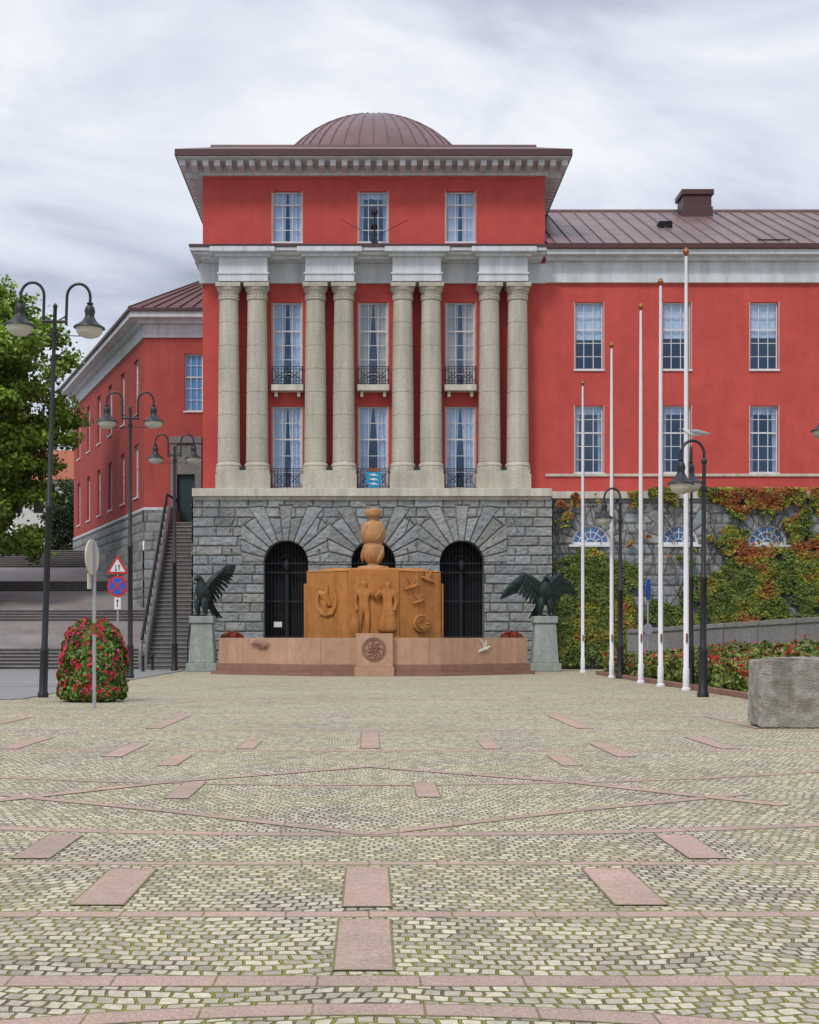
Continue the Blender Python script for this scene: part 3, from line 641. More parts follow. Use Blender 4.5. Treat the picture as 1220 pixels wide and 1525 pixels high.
# ================================================================ fountain
FO=empty('fountain'); fx=.13
def hexp(o): return [(fx-5.2-o*1.3,46.8),(fx-2.12-o*.6,44.3-o),(fx+2.12+o*.6,44.3-o),(fx+5.2+o*1.3,46.8),(fx+2.12+o*.6,49.3+o),(fx-2.12-o*.6,49.3+o)]
b=M(); b.prism(hexp(.14),0,.12,1); b.prism(hexp(.0),.122,.36,1)
def ring(o0,o1,z0,z1,m=0):
    A=hexp(o0);B=hexp(o1);n=6
    b.add([(p[0],p[1],z0) for p in A]+[(p[0],p[1],z1) for p in A]+[(p[0],p[1],z1) for p in B]+[(p[0],p[1],z0) for p in B],
      [(i,(i+1)%n,n+(i+1)%n,n+i) for i in range(n)]+[(n+i,n+(i+1)%n,2*n+(i+1)%n,2*n+i) for i in range(n)]+[(2*n+i,2*n+(i+1)%n,3*n+(i+1)%n,3*n+i) for i in range(n)],m)
ring(-.06,-.5,.362,1.2)
for px in (478,640): b.box(X(px,44.36)-.006,X(px,44.36)+.006,44.352,44.37,.37,1.19,1)
b.box(X(530,44.1),X(585,44.1),44.1,44.6,.30,1.34); b.box(X(528,44.1),X(587,44.1),44.04,44.6,.0,.298)
b.obj('basin',[BAS,BASD],FO,bevel=.03)
w=M(); w.prism(hexp(-.4),.9,.98); w.obj('basin_water',WATER,FO)
b=M()
def oct_(o): return [(fx-2.2-o,46.7),(fx-.83-o*.5,45.75-o),(fx+.87+o*.5,45.75-o),(fx+2.24+o,46.7),(fx+2.24+o,47.5),(fx+.87,48.4+o),(fx-.83,48.4+o),(fx-2.2-o,47.5)]
b.prism(oct_(0),.9,3.36,0); b.prism(oct_(.03),3.362,3.42,0,top=oct_(-.02)); b.prism(oct_(-.35),3.422,3.5,0,top=oct_(-.6))
b.box(fx-.80,fx+.84,45.66,45.9,.9,3.44); b.box(fx-2.3,fx-2.1,46.8,47.4,.9,3.0); b.box(fx+2.14,fx+2.34,46.8,47.4,.9,3.0)
b.obj('carved_body',ORG,FO,bevel=.035)
b=M(); sY=47.0; fxx=X(556,sY)
b.lathe(fxx,sY,[(.55,3.5),(.5,3.58),(.2,3.62),(.17,3.68),(.26,3.75),(.34,3.88),(.37,4.02),(.36,4.18),(.34,4.27),(.30,4.33),(.30,4.36),(.37,4.41),(.41,4.52),(.425,4.66),(.42,4.80),(.38,4.95),(.30,5.05),(.16,5.09),(.14,5.12),(.14,5.20),(.16,5.22),(.25,5.25),(.28,5.31),(.28,5.40),(.25,5.47),(.18,5.50),(.04,5.51)],32)
for k in range(3):
    a=k*2.09-1.2; b.tube([(fxx+.36*math.cos(a+q*.14),sY+.36*math.sin(a+q*.14),3.72+q*.09) for q in range(7)],[.02,.05,.065,.07,.06,.04,.015],8)
for k in range(4):
    a=k*1.57+.3; b.tube([(fxx+.40*math.cos(a+q*.16),sY+.40*math.sin(a+q*.16),4.45+q*.09) for q in range(6)],[.015,.035,.045,.045,.035,.01],8)
b.obj('finial_sculpture',ORG2,FO,smooth=True)
yF=45.64
def fig(cx,z0,h,woman,mir):
    s=h/1.75
    V=[(0,0,.95),(0,0,1.15),(0,0,1.38),(0,-.02,1.50),(0,-.03,1.60),(0,-.02,1.70)]
    E=[(0,1),(1,2),(2,3),(3,4),(4,5)]; Rr=[.15,.13,.15,.06,.10,.08]
    def ch(par,pts,rd):
        p=par
        for q,r in zip(pts,rd): V.append(q); Rr.append(r); E.append((p,len(V)-1)); p=len(V)-1
    ch(2,[(.2*mir,0,1.36),(.30*mir,-.1,1.2),(.42*mir,-.2,1.32),(.46*mir,-.2,1.42)],[.075,.06,.05,.045])
    ch(2,[(-.2*mir,0,1.36),(-.26*mir,-.02,1.08),(-.2*mir,-.1,.88),(-.19*mir,-.12,.8)],[.075,.06,.05,.045])
    if woman:
        ch(0,[(.05,0,.7),(.06,-.0,.4),(.08,0,.12)],[.19,.22,.24])
        ch(0,[(-.08,0,.7),(-.1,0,.4),(-.12,0,.12)],[.17,.2,.2])
        ch(5,[(0,.05,1.6),(0.0,.08,1.45)],[.1,.06])
    else:
        ch(0,[(.09,0,.8),(.10,-.05,.46),(.10,0,.1),(.13,-.14,.05)],[.1,.075,.06,.045])
        ch(0,[(-.09,0,.8),(-.12,0,.46),(-.13,.02,.1),(-.18,-.12,.05)],[.1,.075,.06,.045])
    skin('relief_woman' if woman else 'relief_man',V,E,Rr,ORG,FO,loc=(cx,yF-.02,z0),sc=(s*1.05,s*.75,s))
fig(X(542,yF),1.2,1.9,False,1); fig(X(577,yF),1.2,1.86,True,-1)
b=M()
b.lathe(X(529,yF),yF-.02,[(.08,0),(.16,.25),(.17,.5),(.12,.72),(.14,.8)],14,0,1.2)
b.obj('relief_jar',ORG,FO,smooth=True)
def bird(mb,cx,cz,s,y,fl=1):
    mb.tube([(cx-.55*s*fl,y,cz-.16*s),(cx-.25*s*fl,y,cz-.03*s),(cx+.15*s*fl,y,cz+.06*s),(cx+.40*s*fl,y,cz+.18*s),(cx+.6*s*fl,y,cz+.15*s)],[.07*s,.11*s,.14*s,.09*s,.015*s],8)
    for k,(ux,uz) in enumerate(((-.28,.62),(.22,.55))):
        mb.tube([(cx+.03*s*fl,y,cz+.05*s),(cx+ux*.55*s*fl,y-.02,cz+uz*.7*s),(cx+(ux*1.2-.12)*s*fl,y,cz+uz*1.15*s)],[.12*s,.11*s,.015*s],8,flat=.4)
a1=math.atan2(46.7-45.75,1.37)
b=M(); bird(b,.45,1.90,.52,-.04); bird(b,1.1,2.15,.5,-.04,-1); bird(b,.72,1.42,.42,-.04)
b.tube([(.85+.3*math.cos(t),-.03,.72+.26*math.sin(t)) for t in [i*math.pi/10 for i in range(21)]],.06,8)
for k in range(9): t=k*.7; b.tube([(.85,-.03,.72),(.85+.22*math.cos(t),-.06,.72+.2*math.sin(t))],[.05,.08],7)
b.obj('relief_birds',ORG,FO,smooth=True,loc=(fx+.87,45.75,.95),rot=(0,0,a1),fix=False)
b=M(); b.tube([(.85+.38*math.cos(t),-.03,1.45+.45*math.sin(t)) for t in [i*math.pi/12+2.2 for i in range(19)]],[.02+.05*math.sin(i/18*3.1) for i in range(19)],8)
b.tube([(.85,-.03,.95),(.80,-.06,1.4),(.88,-.03,2.0)],[.05,.13,.02],8); b.plate([(.5,1.25),(1.2,1.2),(1.1,1.0),(.6,1.02)],-.08,.02)
b.tube([(.55,-.03,1.75),(.8,-.08,1.65),(.98,-.03,1.3)],[.06,.15,.06],8)
b.obj('relief_ship',ORG,FO,smooth=True,loc=(fx-2.2,46.7,.95),rot=(0,0,-a1),fix=False)
b=M(); mx_=X(557,44.1); mz=.84
for r_ in(.36,.30): b.tube([(mx_+r_*math.cos(t),44.09,mz+r_*math.sin(t)) for t in [i*math.pi/14 for i in range(29)]],.022,6)
for k in range(8):
    t=k*math.pi/4; b.tube([(mx_+.05*math.cos(t),44.08,mz+.05*math.sin(t)),(mx_+.17*math.cos(t+.5),44.07,mz+.17*math.sin(t+.5)),(mx_+.27*math.cos(t),44.08,mz+.27*math.sin(t))],[.03,.035,.02],6)
b.obj('medallion',BASD,FO,smooth=True,fix=False)
a2=math.atan2(2.5,3.08)
b=M(); b.tube([(1.5,0,.68),(1.75,-.02,.74),(2.0,-.02,.70),(2.2,0,.62)],[.02,.08,.09,.02],8,flat=.5); b.tube([(1.8,0,.6),(2.1,-.02,.62),(2.35,0,.74)],[.02,.06,.015],8,flat=.5); b.obj('basin_relief',BASD,FO,smooth=True,loc=(fx-5.2+.05,46.74,.3),rot=(0,0,-a2),fix=False)
b=M(); bird(b,1.9,.52,.5,0,1); b.obj('basin_relief_gull',SIGNB,FO,smooth=True,loc=(fx+2.12,44.36,.3),rot=(0,0,a2),fix=False)
# ================================================================ eagles
def eagle(px,Y,name,mode,yaw):
    E=empty(name); x=X(px,Y); z0=Z(918,Y)
    p=M()
    p.box(x-.54,x+.54,Y-.54,Y+.54,0,.30); 
    p.add([(x-.46,Y-.46,.302),(x+.46,Y-.46,.302),(x+.46,Y+.46,.302),(x-.46,Y+.46,.302),(x-.37,Y-.37,z0-.25),(x+.37,Y-.37,z0-.25),(x+.37,Y+.37,z0-.25),(x-.37,Y+.37,z0-.25)],[(0,3,2,1),(4,5,6,7),(0,1,5,4),(1,2,6,5),(2,3,7,6),(3,0,4,7)])
    p.box(x-.43,x+.43,Y-.43,Y+.43,z0-.248,z0-.0)
    p.obj('pedestal',PED,E,bevel=.025)
    e=M()
    e.tube([(0,.75,.02),(0,.5,.3),(0,.3,.5),(0,.08,.75),(0,-.05,.98),(0,-.10,1.18),(0,-.16,1.32),(0,-.27,1.38),(0,-.38,1.35),(0,-.46,1.25)],[.05,.12,.2,.29,.27,.17,.12,.12,.07,.015],12)
    for s in(-1,1):
        e.tube([(s*.14,0,.6),(s*.18,-.1,.35),(s*.18,-.02,.05)],[.16,.12,.06],8)
        for q in(-.1,0,.1): e.tube([(s*.18,-.02,.05),(s*.18+q,-.2,.05),(s*.18+q*1.2,-.26,.0)],[.045,.035,.01],6)
    for q in range(5): e.tube([(-.1+.05*q,.5,.3),(-.2+.1*q,.8,-.05)],[.06,.03],5,flat=.4)
    def wing(s,sh,wr,tip,dirv,l0,l1,nf=13):
        sh,wr,tip=Vector(sh),Vector(wr),Vector(tip)
        for v in(sh,wr,tip): v.x*=s
        dv=Vector(dirv); dv.x*=s
        e.tube([sh,sh.lerp(wr,.5)+Vector((0,0,.04)),wr,tip],[.13,.12,.10,.04],8)
        for i in range(nf):
            t=i/(nf-1); q=sh.lerp(wr,t*2) if t<.5 else wr.lerp(tip,t*2-1)
            out=(tip-wr).normalized(); dd=(dv*(1-t)+ (dv*.45+out*.8)*t).normalized(); l=l0+(l1-l0)*t
            e.tube([q,q+dd*l*.5+Vector((0,-.03,0)),q+dd*l*.85,q+dd*l],[.075,.085,.06,.012],6,flat=.3)
            e.tube([q+Vector((0,-.05,0)),q+dd*l*.3+Vector((0,-.07,0)),q+dd*l*.5+Vector((0,-.04,0))],[.06,.07,.015],6,flat=.4)
    if mode=='spread':
        wing(1,(.16,.02,1.1),(.62,.12,1.5),(1.0,.2,1.3),(.12,.1,-1),.8,.75); wing(-1,(.16,.02,1.1),(.75,.1,1.5),(1.25,.1,1.15),(.12,.1,-1),.8,.7)
    else:
        wing(1,(.16,.05,1.05),(.45,.30,1.5),(.55,.6,1.75),(.1,.3,-.8),.75,.45); wing(-1,(.16,.05,1.05),(.45,.3,1.25),(.6,.45,1.0),(0,.2,-1),.7,.7)
    e.obj('eagle_figure',BRZ,E,smooth=True,loc=(x,Y,z0),rot=(0,0,yaw),fix=False)
eagle(302,50.5,'eagle_statue','fold',math.radians(-36))
eagle(811,50.5,'eagle_statue.001','spread',math.radians(20))
# ================================================================ lamps
def lamp(px,Y,h,rot=0,tilt=0,wp=.065,aw=1.0,arms=(-1,1)):
    L=empty('street_lamp'); x=X(px,Y); z0=h-.82*aw; one=len(arms)==1
    p=M()
    pr=[(wp*1.7,0),(wp*1.7,.08),(wp*1.35,.12),(wp*1.3,.9),(wp*1.45,.95),(wp,1.02),(wp*.95,h*.45),(wp*1.15,h*.45+.02),(wp*1.15,h*.45+.08),(wp*.8,h*.45+.12),(wp*.6,z0-.25),(wp*.95,z0-.24),(wp*.95,z0-.16),(wp*.6,z0-.14)]
    pr+= [(wp*.55,z0+.3),(wp*.9,z0+.32),(wp*.9,z0+.38),(wp*.45,z0+.42)] if one else [(wp*.6,z0+.28),(wp*.85,z0+.3),(.02,z0+.36)]
    p.lathe(0,0,pr,14); off=-arms[0]*.23*aw if one else 0
    if not one: p.tube([(-.25*aw,0,z0),(.25*aw,0,z0)],.032,8); p.tube([(-.72*aw,0,z0-.28),(.72*aw,0,z0-.28)],.010,6)
    g=M()
    for s in arms:
        pts=[(off+s*.23*aw,0,z0-.06),(off+s*.23*aw,0,z0+.2),(off+s*.23*aw,0,z0+.5*aw)]
        for i in range(1,12):
            a=math.pi*i/12; pts.append((off+s*(.465-.235*math.cos(a))*aw,0,z0+.5*aw+.27*aw*math.sin(a)))
        hx=off+s*.70*aw; pts+=[(hx,0,z0+.5*aw),(hx,0,z0+.32)]
        p.tube(pts,.03,8)
        if not one: p.tube([(s*.23*aw,0,z0+.12),(s*.08*aw,0,z0+.02)],.015,6)
        prof=[(.05,.40),(.07,.38),(.05,.35),(.09,.30),(.11,.22),(.09,.14),(.10,.10),(.15,.02),(.24,-.05),(.31,-.09),(.32,-.12),(.28,-.12)]
        k=.85 if one else 1.0
        p.lathe(hx,0,[(r*k,q) for r,q in prof],18,0,z0)
        g.lathe(hx,0,[(r*k,q) for r,q in [(.27,-.121),(.26,-.19),(.2,-.27),(.1,-.31),(.01,-.32)]],18,0,z0)
    p.obj('post_and_arms',IRON,L,smooth=True,fix=False); g.obj('lamp_bowls',LAMPG,L,smooth=True)
    L.location=(x,Y,0); L.rotation_euler=(0,tilt,rot)
lamp(64,28.4,8.4,0,math.radians(1.8)); lamp(194,42.2,8.6,0,0,.075); lamp(260,51.6,8.7,0,0,.08)
lamp(1047,28.6,5.25,0,math.radians(.3),.07,1.0,(-1,)); lamp(924,41.5,5.65,0,0,.075,1.0,(-1,)); lamp(1030,33,5.7,math.radians(75),0,.05,1.0,(-1,))
lamp(1262,40,8.0,0,0)
# ================================================================ flagpoles
for px,Y in((868,48.5),(911,42.2),(954.5,37.3),(984,34.7),(1022,32.0)):
    E=empty('flagpole'); p=M(); x=X(px,Y)
    p.lathe(0,0,[(.11,0),(.11,.05),(.075,.08),(.075,.5),(.06,.52),(.055,4),(.045,7.5),(.03,9.86)],14); p.obj('pole',POLE,E,smooth=True)
    p=M(); p.lathe(0,0,[(.03,9.862),(.05,9.9),(.075,9.96),(.05,10.03),(.01,10.06)],12); p.tube([(.06,-.04,1.2),(.045,-.05,9.8)],.006,4); p.box(-.02,.02,-.1,-.06,1.1,1.3); p.obj('finial_and_halyard',GOLD,E,smooth=True)
    E.location=(x,Y,0)
# ================================================================ traffic signs
E=empty('traffic_sign'); Y=44.5; x=X(175,Y); s=M()
s.tube([(x,Y+.06,0),(x,Y+.06,Z(828,Y))],.03,8,0)
def tri(cx,cz,r): return [(cx-r*.9,cz-r*.5),(cx+r*.9,cz-r*.5),(cx,cz+r)]
cz=Z(845,Y); s.plate(tri(x,cz,.40),Y,Y+.02,1); s.plate(tri(x,cz,.27),Y-.008,Y-.003,2)
for q,dn in((-.05,1),(.05,-1)):
    s.box(x+q-.012,x+q+.012,Y-.016,Y-.01,cz-.1,cz+.07,3); zz=cz-.1 if dn>0 else cz+.07
    s.plate([(x+q-.035,zz+.03*dn),(x+q,zz-.03*dn),(x+q+.035,zz+.03*dn)] if dn>0 else [(x+q-.035,zz-.03),(x+q+.035,zz-.03),(x+q,zz+.03)],Y-.018,Y-.010,3)
cz=Z(873,Y); circ=lambda r:[(x+r*math.cos(t),cz+r*math.sin(t)) for t in [i*math.pi/16 for i in range(32)]]
s.plate(circ(.33),Y,Y+.02,1); s.plate(circ(.26),Y-.008,Y-.003,4)
for q in(-1,1):
    a=math.radians(45*q); c_,s_=math.cos(a),math.sin(a); hw_=.026; hl_=.27
    s.plate([(x+u*c_-v*s_,cz+u*s_+v*c_) for u,v in((-hl_,-hw_),(hl_,-hw_),(hl_,hw_),(-hl_,hw_))],Y-.016+.002*q,Y-.010+.002*q,1)
cz=Z(898,Y); s.box(x-.1,x+.1,Y,Y+.02,cz-.2,cz+.17,2); s.box(x-.012,x+.012,Y-.01,Y-.003,cz-.13,cz+.08,3); s.plate([(x-.04,cz+.05),(x+.04,cz+.05),(x,cz+.13)],Y-.012,Y-.004,3)
s.obj('post_and_plates',[GREY,SRED,SWH,IRON,BLUE],E,fix=False)
E=empty('traffic_sign'); Y=24; x=X(140.5,Y); s=M()
s.tube([(x,Y,0),(x,Y,Z(806,Y))],.032,10,0); s.tube([(x,Y,Z(945,Y)),(x,Y,Z(928,Y))],.036,10,2)
s2=M(); s2.lathe(0,0,[(.30,-.012),(.30,.012)],32); 
s.obj('post',[GREY,SIGNB,GOLD],E); s2.obj('round_plate',SIGNB,E,loc=(x-.03,Y-.05,Z(830,Y)),rot=(math.pi/2,0,math.radians(80)))
s3=M(); s3.box(-.15,.15,-.012,.012,-.13,.13); s3.obj('small_plate',SIGNB,E,loc=(x-.05,Y,Z(866,Y)),rot=(0,0,math.radians(78)))
E=empty('traffic_sign'); Y=46.5; x=X(965,Y); s=M(); s.tube([(x,Y,0),(x,Y,Z(860,Y))],.03,8)
s.obj('post',GREY,E); 
for zc,rr_,mm,aa in((878,.36,BLUE,66),(937,.18,GREY,25)):
    s2=M(); s2.lathe(0,0,[(rr_,-.012),(rr_,.012)],28); s2.obj('round_plate',mm,E,loc=(x,Y-.05,Z(zc,Y)),rot=(math.pi/2,0,math.radians(aa)))
for px,py in((227,998),(213,1000)):
    Y=2520/(py-950); s=M(); s.lathe(X(px,Y),Y,[(.07,0),(.055,.05),(.055,.5),(.07,.53),(.07,.56),(.03,.62)],12); s.obj('bollard',IRON,smooth=True)
# ================================================================ stone block
import bmesh
bm=bmesh.new(); bmesh.ops.create_cube(bm,size=1)
bmesh.ops.subdivide_edges(bm,edges=bm.edges,cuts=24,use_grid_fill=True)
Yk=18.6; w_,d_,h_=2.4,.75,.93
for v in bm.verts:
    e=sum(1 for q in v.co if abs(q)>.499)
    v.co.x*=w_; v.co.y*=d_; v.co.z*=h_
    nn=Vector((mn.noise(v.co*2.2),mn.noise(v.co*2.2+Vector((9,0,0))),mn.noise(v.co*2.2+Vector((0,9,0)))))*.035+Vector((mn.noise(v.co*9),mn.noise(v.co*9+Vector((5,0,0))),mn.noise(v.co*9+Vector((0,5,0)))))*.025
    if e>=2: nn-=Vector((v.co.x/w_,v.co.y/d_,v.co.z/h_))*.05*(1+mn.noise(v.co*6))
    v.co+=nn
me=bpy.data.meshes.new('granite_block'); bm.to_mesh(me); bm.free(); me.materials.append(mat('block_granite',(.52,.49,.42),(.27,.25,.205),ns=6,bs=40,bump=.9,bd=.025,dirt=.3,streak=.45))
o=bpy.data.objects.new('granite_block',me); col.objects.link(o); o.location=(X(1110,Yk+.75)+w_/2+.02,Yk+d_/2,h_/2-.01); o.rotation_euler=(0,0,math.radians(-2))
# ================================================================ ramp wall right
rwl=empty('ramp_wall'); s=M(); Y=50.0; xa,xb=X(935,Y),32
def zr(x): return 1.5+(x-xa)*.066
xx=xa
while xx<xb:
    xe=min(xx+random.uniform(1.0,1.6),xb)
    for (f0,f1) in((0,.46),(.465,.9)):
        s.add([(xx,Y,zr(xx)*f0),(xe-.012,Y,zr(xe)*f0),(xe-.012,Y+.3,zr(xe)*f0),(xx,Y+.3,zr(xx)*f0),(xx,Y,zr(xx)*f1),(xe-.012,Y,zr(xe)*f1),(xe-.012,Y+.3,zr(xe)*f1),(xx,Y+.3,zr(xx)*f1)],[(0,3,2,1),(4,5,6,7),(0,1,5,4),(1,2,6,5),(2,3,7,6),(3,0,4,7)])
    s.add([(xx,Y-.06,zr(xx)*.905),(xe-.008,Y-.06,zr(xe)*.905),(xe-.008,Y+.36,zr(xe)*.905),(xx,Y+.36,zr(xx)*.905),(xx,Y-.06,zr(xx)),(xe-.008,Y-.06,zr(xe)),(xe-.008,Y+.36,zr(xe)),(xx,Y+.36,zr(xx))],[(0,3,2,1),(4,5,6,7),(0,1,5,4),(1,2,6,5),(2,3,7,6),(3,0,4,7)])
    xx=xe
s.obj('stones',GRAN,rwl,bevel=.02)
s=M(); s.box(xa+1.5,32,48.8,49.4,0,.17); s.box(xa+2.4,32,49.0,49.6,.172,.34); s.box(xa+3.3,32,49.2,49.8,.342,.51); s.obj('low_steps',STEP,rwl,bevel=.01)
# ================================================================ vegetation
E=empty('flower_bed')
s=M(); s.box(7.42,7.56,23.5,46.2,0,.12); s.box(7.56,16,46.06,46.2,0,.12); s.obj('kerb',BASD,E,bevel=.015)
s=M(); s.box(7.562,16,23.5,46.05,-.01,.09); s.obj('bed_soil',SOIL,E)
n=52000; bx=7.6+np.random.rand(n)**1.35*7.5; by=24+np.random.rand(n)*22
def bedh(bx,by): return .26+.34*vnoise(bx,by,1.3,3)+.30*np.clip((bx-8.3)/3,0,1)+.25*vnoise(bx,by,3.1,4)
hh=bedh(bx,by); bz=.08+hh*np.random.rand(n)**.6
tone=np.random.rand(n)[:,None]; big=vnoise(bx,by,.9,8)[:,None]
C=np.array((.05,.09,.015))*(1-tone)+np.array((.22,.26,.05))*tone; C=C*(.6+1.0*big)
leaves('bed_foliage',np.stack([bx,by,bz],1),.11,C,E)
m=12000; fx_=7.6+np.random.rand(m)**1.6*6; fy=24+np.random.rand(m)*22; k=.5*vnoise(fx_,fy,1.6,15)+.5*vnoise(fx_,fy,4.5,16); sel=(k>.55); fx_,fy=fx_[sel],fy[sel]
hh=bedh(fx_,fy); fz_=.12+hh*(.6+.42*np.random.rand(len(fx_)))
C=np.where(np.random.rand(len(fx_))[:,None]<.85,np.array((.62,.015,.015)),np.array((.7,.35,.35)))*np.random.uniform(.7,1.1,(len(fx_),1))
leaves('bed_flowers',np.stack([fx_,fy,fz_],1),.09,C,E,FLOW,aspect=1.0)
E=empty('flower_tower'); Y=26.6; x=X(138,Y)
n=16000; th=np.random.rand(n)*6.283; zz=np.random.rand(n); PZ=[0,.08,.3,.6,.85,1]; PR=[.50,.60,.62,.58,.46,.18]
def lump(th,zz): return .14*(vnoise(th*2,zz*4,1.0,4)-.5)+.10*(vnoise(th*5,zz*10,1.0,6)-.5)
rr_=np.interp(zz,PZ,PR)*(.82+.2*np.random.rand(n))+lump(th,zz)
P=np.stack([x+rr_*np.cos(th),Y+rr_*np.sin(th),.05+zz*1.48],1); nr=np.stack([np.cos(th),np.sin(th),.4+0*th],1)
C=np.array((.05,.11,.015))*(1-np.random.rand(n,1))+np.array((.18,.28,.045))*np.random.rand(n,1)
leaves('tower_foliage',P,.08,C,E,nrm=nr)
m=7200; th=np.random.rand(m)*6.283; zz=np.random.rand(m); kk=.5*vnoise(th*6,zz*11,1.0,12)+.5*vnoise(th*14,zz*24,1.0,13); s_=kk>.56; th,zz=th[s_],zz[s_]
rr_=np.interp(zz,PZ,PR)*1.04+lump(th,zz)
P=np.stack([x+rr_*np.cos(th),Y+rr_*np.sin(th),.07+zz*1.5],1); nr=np.stack([np.cos(th),np.sin(th),.3+0*th],1)
C=np.where(np.random.rand(len(th))[:,None]<.6,np.array((.62,.02,.03)),np.array((.60,.05,.16)))*np.random.uniform(.6,1.15,(len(th),1))
leaves('tower_flowers',P,.06,C,E,FLOW,nrm=nr,aspect=1.0)
s=M(); s.lathe(x,Y,[(.42,0),(.45,.1),(.45,.5),(.3,1.2),(.1,1.4)],20); s.obj('planter_core',SOIL,E)
for px in(346,762):
    E=empty('flower_pot'); Y=51; x=X(px,Y); s=M(); s.lathe(x,Y,[(.3,0),(.42,.7),(.45,.9),(.36,.9)],20); s.obj('pot',GRAN,E)
    n=900; v=np.random.randn(n,3); v/=np.linalg.norm(v,axis=1)[:,None]; v*=np.array((.42,.42,.28)); P=v+np.array((x,Y,1.12)); 
    C=np.where(np.random.rand(n)[:,None]<.5,np.array((.6,.02,.05)),np.array((.08,.14,.02))); leaves('pot_flowers',P,.1,C,E)
def ivy():
    n=210000; rs=np.random.RandomState(5); px=812+rs.rand(n)*760; py=728+rs.rand(n)*262
    x=X(px,Yr); z=Z(py,Yr)
    nz=fbm(px/38.0+3,py/26.0,1.0,41); n2=fbm(px/13.0,py/10.0,1.0,47)
    d=np.full(n,-.30)
    def zone(x0,x1,y0,y1,a,s=18):
        fx=1/(1+np.exp(-(px-x0)/s))*1/(1+np.exp((px-x1)/s)); fy=1/(1+np.exp(-(py-y0)/s))*1/(1+np.exp((py-y1)/s)); return a*fx*fy
    edge=748+24*(fbm(px/16.0,py*0,1.0,55)-.5)*2
    d=d+zone(820,946,826,995,1.05,8)+zone(948,1040,895,990,.6)+zone(1068,1400,808,945,.98,12)+zone(1075,1400,722,800,.66)+.62*(py<edge)*(px<1400)*(fbm(px/30.0,py*0,1.0,58)>.44)+zone(990,1110,850,960,.38)+zone(1400,1600,728,900,.6)+zone(815,850,735,830,.35,8)+zone(850,1060,745,775,.15,8)
    keep=(d+(nz-.5)*1.6+(n2-.5)*.9)>.25
    for c in fw:
        keep&=~((np.hypot(x-c,z-fz)<.88)&(z>fz-.17)&(rs.rand(n)<.96))
    x,z,px,py=x[keep],z[keep],px[keep],py[keep]; m=len(x)
    y=Yr-.14-rs.rand(m)*.16-.12*np.clip((z-6.3)*2,0,1)-.15*fbm(px/22.0,py/16.0,1.0,61)
    redn=fbm(px/30.0+9,py/22.0,1.0,77)+.13*(py<765)+.06*(px>1090)*(py<900)-.12*(py>830)+(rs.rand(m)-.5)*.28
    t=rs.rand(m)[:,None]
    yg=np.array((.22,.24,.03))*(1-t)+np.array((.40,.35,.04))*t
    gr=np.array((.07,.12,.02))*(1-t)+np.array((.16,.21,.035))*t
    rd=np.array((.28,.06,.03))*(1-t)+np.array((.42,.15,.035))*t
    C=np.where((redn>.64)[:,None],rd,np.where((redn<.47)[:,None],gr,yg))
    C=C*(.45+1.0*fbm(px/9.0,py/9.0,1.0,91))[:,None]
    E=empty('ivy')
    leaves('ivy_leaves',np.stack([x,y,z],1),.10,C,E,nrm=np.tile(np.array((0,-1,.35)),(m,1)))
    st=M(); r=random.Random(9)
    for k in range(60):
        xx=X(r.uniform(820,1400),Yr); zz=r.uniform(0,2.5); pts=[]
        for j in range(14):
            pts.append((xx,Yr-.12-.01*(j%3),zz)); xx+=r.uniform(-.28,.28); zz+=r.uniform(.15,.5)
            if zz>6.4: break
        if len(pts)>2: st.tube(pts,.013,5)
    for k in range(46):
        xx=X(r.uniform(820,1400),Yr); zz=6.5; pts=[]
        for j in range(6): pts.append((xx,Yr-.13,zz)); xx+=r.uniform(-.3,.3); zz-=r.uniform(.1,.35)
        st.tube(pts,.012,5)
    st.obj('ivy_stems',BARK,E,fix=False)
ivy()
def tree(name,x,Y,zb,cx,cz,rx,rz,ncl,nl,c0,c1,seed,ls=.2,c_lo=.4,c_hi=.95):
    E=empty(name); r=np.random.RandomState(seed); s=M()
    s.tube([(x,Y,zb),(x+.1,Y,zb+2),(x+.0,Y+.1,cz)],[.38,.28,.16],10)
    P=[];C=[]
    for i in range(ncl):
        v=r.randn(3); v/=np.linalg.norm(v); rad=r.rand()**.4*(1+.12*math.sin(v[0]*7+v[2]*5)); q=np.array((cx+v[0]*rx*rad,Y+v[1]*rx*rad,cz+v[2]*rz*rad))
        if i%5==0: s.tube([(x,Y,zb+2.0+r.rand()*3),((x+q[0])/2,(Y+q[1])/2,(q[2]+cz)/2-.5),tuple(q)],[.12,.07,.02],5)
        cr=r.uniform(c_lo,c_hi); ax_=r.randn(3); ax_[2]*=.4; ax_/=np.linalg.norm(ax_)
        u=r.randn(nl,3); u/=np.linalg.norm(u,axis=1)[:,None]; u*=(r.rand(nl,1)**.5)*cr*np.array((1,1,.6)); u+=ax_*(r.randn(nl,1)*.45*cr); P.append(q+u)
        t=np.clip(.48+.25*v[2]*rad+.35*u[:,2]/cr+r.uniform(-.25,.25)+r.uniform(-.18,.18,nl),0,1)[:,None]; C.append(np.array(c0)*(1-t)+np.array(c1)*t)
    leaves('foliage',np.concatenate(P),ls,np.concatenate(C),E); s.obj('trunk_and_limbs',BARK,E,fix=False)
tree('tree',-19.6,66,2.5,-19.3,11.0,5.0,7.4,560,240,(.06,.12,.012),(.30,.46,.055),3,.19)
tree('conifer',-21.8,100,6,-21.6,9.0,1.1,3.4,50,220,(.015,.035,.015),(.05,.09,.03),5,.16)
tree('tree',-36,92,6,-36,13,7,8,220,180,(.05,.10,.012),(.2,.32,.045),8,.25)
E=empty('white_house'); hY=112; a,b=X(20,hY),X(112,hY)
s=M(); s.box(a,b,hY,hY+9,4,Z(715,hY)); s.obj('house_walls',HWALL,E)
zt=Z(680,hY)+.5; zb_=Z(715,hY)
